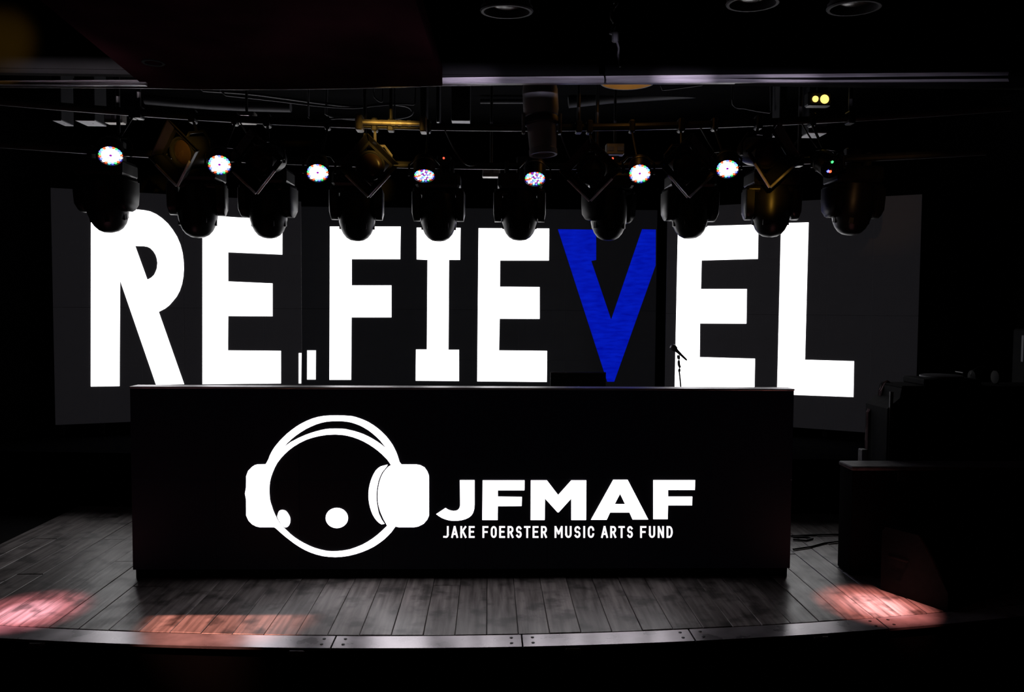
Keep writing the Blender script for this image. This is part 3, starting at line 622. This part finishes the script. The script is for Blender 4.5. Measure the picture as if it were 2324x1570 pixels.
PARS = [(251, 352, 'full', 40, 'near the pipe end over the R'), (498, 373, 'full', 34, 'beside the fresnel with the amber lens'), (721, 391, 'full', 40, 'above the gap before the letter F'), (963, 397, 'dim', 56, 'half hidden by its own hood, above the letter I'),
 (1214, 404, 'dim', 52, 'dim and speckled, above the E beside the blue letter'), (1452, 393, 'full', 36, 'above the blue letter V'), (1651, 382, 'full', 40, 'above the E after the blue letter'), (1886, 378, 'off', 25, 'nearly off, above the last letter L')]
for px, py, lit, up, where in PARS:
    off = -0.52
    z = 2.5
    for _ in range(30): z += (project(on_arc(px, z, off))[1] - py) * 0.0025
    c = on_arc(px, z, off); hz = PZF - z
    pc = Vector((c.x, c.y + (OFF - off), PZF))
    t = thing('led_par_lamp', (c.x, c.y - off + OFF, PZF), 'small round LED lamp ' + where, 'stage light', 'LED par lamps on the upper pipe')
    dy = c.y - t.location.y
    MB().bbox((0, 0, 0), (0.035, 0.07, 0.08), 0.008).build('clamp', STEEL, t)
    br_ = MB()
    br_.tube([(-0.098, dy + 0.04, -hz), (-0.098, dy + 0.05, -hz + 0.07), (-0.06, dy + 0.09, -hz + 0.115), (0, dy + 0.11, -hz + 0.125), (0.06, dy + 0.09, -hz + 0.115), (0.098, dy + 0.05, -hz + 0.07), (0.098, dy + 0.04, -hz)], 0.007, 6)
    br_.cyl((0, dy + 0.11, -hz + 0.12), (0, 0, -0.02), 0.008, 8)
    br_.build('bracket', STEEL, t)
    can = obj('can', mshell, t); can.location = (0, dy, -hz)
    aim = (CAM - c); 
    can.rotation_euler = (R(up) + math.atan2(aim.z, aim.y) * 0 + R(6), 0, -math.atan2(c.x, c.y) * (1.0 if lit != 'off' else -0.5))
    can.scale = (0.80, 0.80, 0.80)
    obj('front_rim', mhood, can)
    for nm_, me_ in LM[lit]: o = obj(nm_, me_, can); o['kind'] = 'stuff'
# fresnels with diamond barn doors ---------------------------------
RX = Matrix.Rotation(R(-90), 3, 'X')
mbody = MB().lathe([(0.045, 0.22), (0.078, 0.20), (0.088, 0.15), (0.088, 0.02), (0.092, 0.015), (0.092, -0.025), (0.080, -0.025), (0.077, -0.01), (0.0, -0.008)], 26, RX, cap=False).mesh('body', STEEL, True)
mlens = MB().lathe([(0.072, -0.0095), (0.068, -0.014), (0.045, -0.019), (0.0, -0.022)], 24, RX, cap=False).mesh('lens', LENS, True)
mframe = MB()
for a in range(4):
    M = Matrix.Rotation(R(45 + 90 * a), 3, 'Y'); q = M @ Vector((0, -0.03, 0.098)); mframe.box(q, (0.212, 0.014, 0.018), M)
mframe = mframe.mesh('gel_frame', PLAST)
EDGEHI = mat('flap_edge_highlight', (0.75, 0.74, 0.76), 0.4, 0.4, noise=0.3, scale=25)  # bright colour paints the highlight on the lower flap edges
def flap(a):
    M = Matrix.Rotation(R(45 + 90 * a), 3, 'Y'); mb = MB(); low = a in (1, 2); ln_ = 0.07 if low else 0.04
    lo = [Vector((-0.10, -0.036, 0.103)), Vector((0.10, -0.036, 0.103)), Vector((0.132, -0.036 - ln_, 0.138)), Vector((-0.132, -0.036 - ln_, 0.138))]
    th = Vector((0, 0.003, 0.004)); v = [M @ p for p in lo] + [M @ (p + th) for p in lo]
    mb.add(v, [(0, 1, 2, 3), (7, 6, 5, 4), (0, 4, 5, 1), (1, 5, 6, 2), (2, 6, 7, 3), (3, 7, 4, 0)])
    p0, p1 = M @ lo[2], M @ lo[3]
    if p0.z < p1.z: p0, p1 = p1, p0
    if low: p0 = p1.lerp(p0, 0.72)
    e = MB().cyl(p0, p1, 0.008 if low else 0.003, 6)
    return mb.mesh('door_flap', PLAST), e.mesh('flap_edge', EDGEHI if low else PLAST)
FL = [flap(a) for a in range(4)]
FRES = [(418, 345, 14, -26, 1.0, 'with gold rim near the R'), (592, 364, 14, -12, 1.0, 'turned down over the E after R'), (843, 375, 11, -6, 1.0, 'under the gold lit pipe'),
 (1343, 385, 10, -14, 1.0, 'with dull brown lens left of the V'), (1557, 374, 13, 4, 1.0, 'turned down over the E after V'), (1738, 348, 16, 16, 1.0, 'with a very dark lens near the L')]
for px, py, tl_, yw, s_, where in FRES:
    off = -0.37; z = 2.5
    for _ in range(30): z += (project(on_arc(px, z, off))[1] - py) * 0.0025
    c = on_arc(px, z, off); hz = PZF - z
    t = thing('fresnel_light', (c.x, c.y - off + OFF, PZF), 'black fresnel light with barn doors ' + where, 'stage light', 'fresnel lights on the upper pipe')
    dy = c.y - t.location.y
    MB().bbox((0, 0, 0), (0.04, 0.075, 0.085), 0.008).build('clamp', STEEL, t)
    M = Matrix.Rotation(R(yw), 3, 'Z')
    pts = [Vector((-0.105, 0.10, 0)), Vector((-0.105, 0.10, 0.08)), Vector((-0.06, 0.10, 0.14)), Vector((0.06, 0.10, 0.14)), Vector((0.105, 0.10, 0.08)), Vector((0.105, 0.10, 0))]
    yb = MB().tube([M @ p * 1.0 + Vector((0, dy, -hz)) for p in pts], 0.009, 6)
    tp = M @ Vector((0, 0.10, 0.14)) + Vector((0, dy, -hz)); yb.cyl(tp, (0, 0, -0.02), 0.009, 8)
    yb.build('yoke', EDGE if px in (420, 843) else STEEL, t)
    b = obj('body', mbody, t); b.location = (0, dy, -hz); b.rotation_euler = (R(tl_), 0, R(yw))
    obj('lens', mlens, b); obj('gel_frame', mframe, b)
    for fm, em in FL: obj('door_flap', fm, b); obj('flap_edge', em, b)
gb0, gb1 = on_arc(812, PZF + 0.005, OFF - 0.06), on_arc(964, PZF + 0.005, OFF - 0.06)
gb = thing('clamp_bar', gb0, 'short steel bar with end clamps glowing gold above the F', 'bar')
dg = gb1 - gb0
MB().cyl((0, 0, 0), dg, 0.017, 12).build('bar', PIPEM, gb)
for t_ in (0.02, 0.98):
    MB().bbox(dg * t_ + Vector((0, 0.02, -0.005)), (0.045, 0.10, 0.10), 0.008).build('end_clamp', PIPEM, gb)
for t_ in (0.50, 0.60, 0.74): MB().cyl(dg * t_, dg * (t_ + 0.05), 0.020, 12).build('tape_band', EDGE, gb)
# profile spot hanging in the middle --------------------------------
pc = at_depth(1230, 250, 4.72)
pr_ = thing('profile_spot', (pc.x, pc.y, 3.4), 'grey profile spotlight pointing down at the middle of the rig', 'stage light')
d = lambda px, py: at_depth(px, py, 4.72) - pr_.location
PROF = mat('light_grey_housing', (0.36, 0.36, 0.38), 0.45, 0.2, noise=0.2, scale=8)
pA, pB = d(1224, 175), d(1233, 352); ax = (pB - pA); Q = ax.to_track_quat('Z', 'Y').to_matrix(); L1 = ax.length
MB().cyl((0, 0, 0), pA + Vector((0, 0, 0.02)), 0.014, 10).build('drop_rod', STEEL, pr_)
MB().lathe([(0.06, 0), (0.095, 0.02), (0.105, 0.08), (0.105, L1 * 0.42), (0.098, L1 * 0.5)], 20, Q, pA).build('lamp_housing', PROF, pr_, True)
MB().lathe([(0.100, L1 * 0.52), (0.104, L1 * 0.54), (0.104, L1 * 0.60), (0.092, L1 * 0.62)], 20, Q, pA).build('shutter_ring', STEEL, pr_, True)
MB().lathe([(0.088, L1 * 0.62), (0.080, L1 * 0.92), (0.084, L1 * 0.93), (0.084, L1), (0.07, L1), (0.07, L1 * 0.95), (0, L1 * 0.94)], 20, Q, pA, cap=False).build('lens_tube', PROF, pr_, True)
for s_ in (-1, 1):
    MB().bbox(pA + ax * 0.60 + Vector((s_ * 0.108, 0, 0)), (0.02, 0.05, 0.12), 0.005).build('yoke_arm', EDGE, pr_)
# ------------------------------------------------------------------ above the stage: boxes, ducts, cables, lamps
LITP = mat('lit_underside_paint', (0.8, 0.8, 0.84), 0.5, noise=0.05, scale=6)  # pale colour puts the light from below into the box undersides
BOXD = mat('shaded_side_paint', (0.045, 0.045, 0.05), 0.6, noise=0.15, scale=6, spec=0.2)  # same boxes, sides coloured darker as their unlit faces
def hang_box(px0, px1, py, dd, depth, lab):
    a, b = at_depth(px0, py, dd), at_depth(px1, py, dd); z = (a.z + b.z) / 2; w = b.x - a.x
    t = thing('ceiling_box', ((a.x + b.x) / 2, (a.y + b.y) / 2 + depth / 2, 3.4), lab, 'ceiling box')
    MB().bbox((0, 0, (z - 3.4) / 2), (w, depth, 3.4 - z), 0.004).build('post', BOXD, t)
    MB().box((0, 0, z - 3.4 - 0.003), (w - 0.006, depth - 0.006, 0.006)).build('lit_underside', LITP, t)
    MB().bbox((0, 0, -0.01), (w + 0.08, depth + 0.08, 0.02), 0.004).build('ceiling_flange', STEEL, t)
    MB().lathe([(0.008, 0), (0.008, -0.004), (0.004, -0.007)], 8, None, (w * 0.1, 0, z - 3.4)).build('bolt', STEEL, t)
hang_box(170, 215, 272, 6.0, 0.19, 'square grey ceiling box with an underside coloured as lit above the R')
hang_box(118, 139, 272, 6.15, 0.19, 'narrow grey ceiling box at the dark end of the rig')
hang_box(1024, 1067, 272, 6.0, 0.19, 'square grey ceiling box with an underside coloured as lit above the I')
hang_box(953, 967, 275, 6.1, 0.2, 'slender grey ceiling box beside the gold lit pipe')
hang_box(990, 997, 275, 6.1, 0.2, 'very thin grey ceiling post between two ceiling boxes')
hang_box(1835, 1878, 300, 5.6, 0.17, 'square grey ceiling box with an underside coloured as lit above the L')
hang_box(1768, 1785, 300, 5.7, 0.15, 'narrow grey ceiling box by the twin amber lamp')
def duct(pts, dd, r, name, lab, m):
    o = MB().tube([at_depth(px, py, q) for (px, py), q in zip(pts, dd)], r, 16).build(name, m, None, True); return tag(o, lab, 'duct' if 'duct' in name else 'cable')
duct([(330, 226), (400, 232), (480, 238), (570, 242), (660, 244)], [6.7] * 5, 0.04, 'ceiling_duct', 'grey sagging flexible duct under the stage ceiling', DUCTM)
duct([(1290, 232), (1380, 222), (1500, 214), (1600, 208), (1700, 200)], [6.9] * 5, 0.05, 'ceiling_duct', 'dark curved duct behind the middle of the proscenium', DUCTM)
duct([(1090, 230), (1190, 230)], [6.9] * 2, 0.02, 'ceiling_duct', 'short straight grey duct next to the profile spotlight', DUCTM)
def bez(pts, n=6):
    P = [Vector((*p, 0)) for p in pts]; out = []
    for i in range(len(P) - 1):
        p0, p1, p2, p3 = P[max(i - 1, 0)], P[i], P[i + 1], P[min(i + 2, len(P) - 1)]
        for k in range(n):
            t = k / n; out.append(0.5 * ((2 * p1) + (p2 - p0) * t + (2 * p0 - 5 * p1 + 4 * p2 - p3) * t * t + (3 * p1 - p0 - 3 * p2 + p3) * t ** 3))
    out.append(P[-1]); return [(p.x, p.y) for p in out]
CAB = [([(450, 205), (560, 212), (640, 222), (730, 234), (815, 242), (870, 236), (920, 240), (936, 252), (925, 264), (880, 270), (800, 270), (740, 262)], 6.3, 0.011, 'thick grey cable looping back near the gold lit pipe'),
 ([(500, 215), (620, 228), (720, 240), (800, 245), (850, 240), (905, 236), (942, 238)], 6.2, 0.007, 'thin grey cable running along under the ceiling'),
 ([(848, 218), (858, 228), (868, 232)], 6.2, 0.006, 'short stub of grey cable above the cable loop'),
 ([(700, 274), (780, 268), (860, 272), (895, 286)], 6.2, 0.008, 'grey cable sagging towards the gold lit pipe'),
 ([(1662, 236), (1672, 244), (1690, 246), (1720, 252), (1750, 256)], 5.8, 0.007, 'pale cable hanging near the narrow ceiling box'),
 ([(1500, 205), (1540, 200), (1600, 192)], 5.6, 0.006, 'thin cable rising to the proscenium beside the amber downlight'),
 ([(1820, 306), (1805, 325), (1785, 338)], 5.2, 0.006, 'gold lit cable dropping from the square ceiling box')]
for pts, dd, r, lab in CAB:
    P_ = [at_depth(a, b, dd) for a, b in bez(pts)]
    P_ = [Vector((P_[0].x, P_[0].y, 3.402)), P_[0] + Vector((0, 0, 0.03))] + P_[1:-1] + [P_[-1] + Vector((0, 0.0, 0.01)), Vector((P_[-1].x, P_[-1].y + 0.04, 3.402))] if lab[:4] != 'gold' else P_
    tag(MB().tube(P_, r, 8).build('rig_cable', CABLE, None, True), lab, 'cable')
# safety loops drooping between the two pipes
for a, b, w_ in ((545, 660, 'above the E after the R'), (1010, 1090, 'above the I'), (1270, 1330, 'left of the blue V'), (1590, 1690, 'above the E after the V'), (1820, 1930, 'above the L')):
    A_, B_ = on_arc(a, PZF - 0.02, OFF), on_arc(b, PZR + 0.02, 0)
    tag(MB().tube([A_.lerp(B_, t / 10) - Vector((0, 0, 0.10 * math.sin(math.pi * t / 10))) for t in range(11)], 0.005, 6).build('power_cable', CABLE, None, True),
        'power cable drooping between the lighting pipes ' + w_, 'cable', 'drooping power cables')
# grey clutter behind the rig: junction boxes on the rear pipe
for px, py, lab in ((560, 268, 'small junction box above the E after the R'), (1395, 340, 'amber lit junction box above the blue V'), (262, 268, 'amber lit junction box at the pipe end over the R'), (1115, 390, 'small junction box between the letters I and E')):
    p = at_depth(px, py, 5.75)
    t = thing('junction_box', (p.x, p.y, 3.4), lab, 'junction box')
    MB().bbox((0, 0, p.z - 3.4), (0.13, 0.08, 0.08), 0.006).build('box', PIPEM, t)
    for s_ in (-0.035, 0.035): MB().bbox((s_, -0.042, p.z - 3.4), (0.045, 0.008, 0.03), 0.002).build('socket', GREYP, t)
    MB().cyl((0, 0, p.z - 3.37), (0, 0, 0), 0.01, 8).build('drop_rod', STEEL, t)
# amber twin lamp
a1 = at_depth(1862, 223, 5.25)
tw = thing('twin_amber_lamp', (a1.x, a1.y, 3.4), 'twin amber lamp glowing under the ceiling near the L', 'lamp')
zz = a1.z - 3.4
MB().bbox((0, 0.04, zz), (0.16, 0.08, 0.09), 0.01).build('housing', STEEL, tw)
MB().cyl((0, 0.04, zz), (0, 0.04, 0), 0.012, 8).build('drop_rod', STEEL, tw)
for s_, rr in ((-0.034, 0.021), (0.028, 0.030)):
    MB().lathe([(rr, 0), (rr * 0.8, 0.012), (rr * 0.4, 0.018)], 16, Matrix.Rotation(R(90), 3, 'X'), (s_, 0.0, zz - 0.005)).build('bulb', AMBERL, tw)
# amber downlight drum
a2 = at_depth(1425, 187, 5.0)
dw = thing('drum_downlight', (a2.x, a2.y, 3.4), 'round drum downlight with an amber glowing inside edge', 'downlight')
zz = a2.z - 3.4
MB().lathe([(0.175, 0), (0.175, zz), (0.165, zz), (0.160, -0.02)], 36, cap=False).build('drum', GREYP, dw, True)
MB().lathe([(0.06, -0.03), (0.05, -0.06), (0.02, -0.07)], 16).build('bulb', AMBERD, dw)
pl_ = bpy.data.lights.new('drum_lamp', 'POINT'); pl_.energy = 0.45; pl_.color = (1, 0.42, 0.05); pl_.shadow_soft_size = 0.03
po = bpy.data.objects.new('drum_lamp', pl_); COL.objects.link(po); po.parent = dw; po.location = (0, -0.06, zz + 0.05)
# ------------------------------------------------------------------ par cans in front of the proscenium
def par_can(px, py, dd, tilt, yaw, label, lampm=None, r=0.105):
    p = at_depth(px, py, dd)
    t = thing('par_can', (p.x, p.y, 3.4), label, 'stage light', 'par cans before the proscenium')
    z = p.z - 3.4
    MB().cyl((0, 0, min(z + 0.36, -0.06)), (0, 0, 0), 0.014, 10).build('drop_rod', STEEL, t)
    MB().bbox((0, 0, -0.03), (0.06, 0.08, 0.06), 0.008).build('clamp', STEEL, t)
    b = MB().lathe([(r * 0.55, 0.36), (r * 0.8, 0.32), (r * 0.95, 0.25), (r, 0.12), (r, 0.03), (r * 1.1, 0.025), (r * 1.1, 0.0), (r * 0.98, 0.0), (r * 0.95, 0.05), (0, 0.055)], 26, cap=False).build('can', DUCTM, t, True)
    b.location.z = z; b.rotation_euler = (R(tilt), 0, R(yaw))
    MB().lathe([(r * 0.9, 0.05), (r * 0.85, 0.035), (r * 0.4, 0.02), (0, 0.018)], 22, cap=False).build('lens', lampm or LENS, b, True)
    MB().lathe([(r * 1.11, 0.012), (r * 1.14, 0.006), (r * 1.11, 0.0)], 26, cap=False).build('front_rim', DUCTM, b, True)
    yb = MB().tube([(-r * 1.1, 0, z + 0.16), (-r * 1.15, 0, min(z + 0.30, -0.04)), (-r * .5, 0, min(z + 0.40, -0.02)), (r * .5, 0, min(z + 0.40, -0.02)), (r * 1.15, 0, min(z + 0.30, -0.04)), (r * 1.1, 0, z + 0.16)], 0.008, 6)
    yb.build('yoke', STEEL, t)
    return t
par_can(1150, 28, 3.55, 6, 0, 'grey par can hanging above the letter I, seen from below')
par_can(1708, 10, 3.6, 4, 0, 'grey par can hanging above the E after the V')
par_can(1938, 20, 3.6, 4, 0, 'grey par can hanging above the letter L, seen from below')
hk = at_depth(1397, 80, 3.7)
hkt = thing('safety_hook', (hk.x, hk.y, 3.4), 'twisted safety hook with a dangling strap before the proscenium', 'hook')
dd_ = lambda px, py: at_depth(px, py, 3.7) - hkt.location
MB().cyl((0, 0, 0), dd_(1397, 8), 0.012, 8).build('rod', STEEL, hkt)
MB().tube([dd_(*q) for q in bez([(1400, 8), (1390, 22), (1388, 40), (1394, 55), (1386, 78)])], 0.008, 8).build('hook', DUCTM, hkt, True)
MB().bbox(dd_(1396, 84), (0.03, 0.02, 0.05), 0.006).build('buckle', DUCTM, hkt)
MB().tube([dd_(*q) for q in bez([(1399, 92), (1404, 110), (1403, 128), (1407, 152)])], 0.005, 6).build('strap', DUCTM, hkt, True)
# ------------------------------------------------------------------ house lamps for the coloured pools and amber, plus added lilac trim lights
def house_spot(loc, target, label, lampm, lights, blades=()):
    t = thing('house_spotlight', loc, label, 'stage light', 'house spotlights')
    dv = (Vector(target) - Vector(loc)).normalized(); Q = dv.to_track_quat('Z', 'Y').to_matrix()
    MB().lathe([(0.05, -0.30), (0.09, -0.27), (0.10, -0.2), (0.10, 0.10), (0.095, 0.10), (0.09, -0.05)], 24, Q, cap=False).build('can', STEEL, t, True)
    MB().lathe([(0.088, -0.05), (0.05, -0.06), (0.0, -0.062)], 20, Q, cap=False).build('lens', lampm, t, True)
    MB().cyl((0, 0, 0.1), (0, 0, max(3.4 - loc[2], 0.15)), 0.014, 8).build('drop_rod', STEEL, t)
    for w_, col, sz, bl_, rad in lights:
        spot('spot_beam', Vector(loc) + dv * 0.01, target, w_, col, sz, bl_, rad, t)
    return t, dv, Q
T1 = on_z(60, 1388, 0); T2 = on_z(520, 1404, 0); T3 = on_z(1990, 1374, 0)
house_spot((-2.55, 3.1, 3.1), T1, 'black spotlight casting the pink pool at the stage end by the R', PINKL, [(1300, (1, 0.30, 0.34), 11.5, 1.0, 0.02), (1500, (1, 0.60, 0.72), 6.5, 1.0, 0.02)])
S2 = Vector((-2.25, 2.7, 3.1))
t2, dv2, Q2 = house_spot(S2, T2, 'black shuttered spotlight casting the orange strip before the booth', PINKL, [(1000, (1, 0.37, 0.27), 15, 0.8, 0.0004)])
la, lb = on_z(250, 1397, 0), on_z(760, 1394, 0)
S2b = S2 + dv2 * 0.01
r_at = lambda P_: (P_ - S2b) * (0.085 / (P_ - S2b).dot(dv2)) + dv2 * 0.01
bq = [r_at(la.lerp(lb, -1.0)), r_at(la.lerp(lb, 2.0)), r_at(la.lerp(lb, 2.0) + Vector((0, 1.6, 0))), r_at(la.lerp(lb, -1.0) + Vector((0, 1.6, 0)))]
bq2 = [q - dv2 * 0.0015 for q in bq]
MB().add(bq + bq2, [(0, 1, 2, 3), (7, 6, 5, 4), (0, 4, 5, 1), (1, 5, 6, 2), (2, 6, 7, 3), (3, 7, 4, 0)]).build('shutter_blade', STEEL, t2)
house_spot((2.35, 3.0, 3.1), T3, 'black spotlight casting the pink pool beside the road case', PINKL, [(1400, (1, 0.30, 0.25), 11.5, 1.0, 0.01), (1400, (1, 0.6, 0.62), 7, 1.0, 0.01)])
am1 = at_depth(880, 320, 5.25); am2 = at_depth(1740, 440, 5.2)
house_spot((0.9, -3.0, 2.1), am1, 'amber house spotlight aimed at the pipe above the F', AMBERL, [(4500, (1, 0.56, 0.10), 3.0, 1.0, 0.03)])
house_spot((-0.8, -3.0, 2.1), am2, 'amber house spotlight aimed at the moving head by the L', AMBERL, [(700, (1, 0.5, 0.06), 2.4, 1.0, 0.03)])
house_spot((1.6, -3.0, 2.1), at_depth(405, 335, 5.0), 'amber house spotlight aimed at the fresnel near the R', AMBERL, [(2200, (1, 0.55, 0.08), 2.2, 1.0, 0.03)])
S3 = Vector((0.2, -3.2, 2.2)); T5 = on_y(1300, 180, BY)  # added unseen lamp, only to brighten the metal trim
t3, dv3, Q3 = house_spot(S3, T5, 'added lilac light brightening only the proscenium trim', PINKL, [(900, (0.85, 0.78, 1), 42, 1.0, 0.0004)])
for px, w_, sz in ((1060, 2600, 3.2), (1550, 3200, 3.0), (1790, 1500, 3.0)):
    spot('spot_beam', S3 + dv3 * 0.01, on_y(px, 178, BY), w_, (0.92, 0.80, 1), sz, 1.0, 0.0004, t3)
for up_ in (0, 1):                                        # two added blades hold the beam to a slit as tall as the trim
    z_ = 2.885 if up_ else 2.806; q_ = [Vector((-8, BY, z_)), Vector((8, BY, z_)), Vector((8, BY, z_ + (3 if up_ else -3))), Vector((-8, BY, z_ + (3 if up_ else -3)))]
    S4 = S3 + dv3 * 0.01
    q_ = [S4 + (p - S4) * (0.085 / (p - S4).dot(dv3)) - S3 for p in q_]; q2 = [p - dv3 * 0.0015 for p in q_]
    MB().add(q_ + q2, [(0, 1, 2, 3), (7, 6, 5, 4), (0, 4, 5, 1), (1, 5, 6, 2), (2, 6, 7, 3), (3, 7, 4, 0)]).build('shutter_blade', STEEL, t3)
S5 = Vector((-3.1, -3.0, 2.2))  # second added lamp, for the trim end behind the soffit
t6, dv6, Q6 = house_spot(S5, on_y(200, 180, BY), 'added lilac light brightening the trim end by the R', PINKL, [(5200, (1, 0.86, 0.92), 9, 1.0, 0.0004)])
for up_ in (0, 1):  # added blades keep this beam on the trim
    z_ = 2.885 if up_ else 2.806; q_ = [Vector((-8, BY, z_)), Vector((4, BY, z_)), Vector((4, BY, z_ + (3 if up_ else -3))), Vector((-8, BY, z_ + (3 if up_ else -3)))]
    S6 = S5 + dv6 * 0.01
    q_ = [S6 + (p - S6) * (0.085 / (p - S6).dot(dv6)) - S5 for p in q_]; q2 = [p - dv6 * 0.0015 for p in q_]
    MB().add(q_ + q2, [(0, 1, 2, 3), (7, 6, 5, 4), (0, 4, 5, 1), (1, 5, 6, 2), (2, 6, 7, 3), (3, 7, 4, 0)]).build('shutter_blade', STEEL, t6)
house_spot((-3.4, -2.0, 2.0), on_y(5, 95, BY), 'amber house spotlight washing the proscenium beyond the R', AMBERL, [(2800, (1, 0.50, 0.04), 3.8, 1.0, 0.03)])
house_spot((-1.4, -3.0, 2.0), at_depth(2010, 480, 6.9), 'amber house spotlight washing the screen beyond the L', AMBERL, [(160, (1, 0.5, 0.2), 5, 1.0, 0.03)])
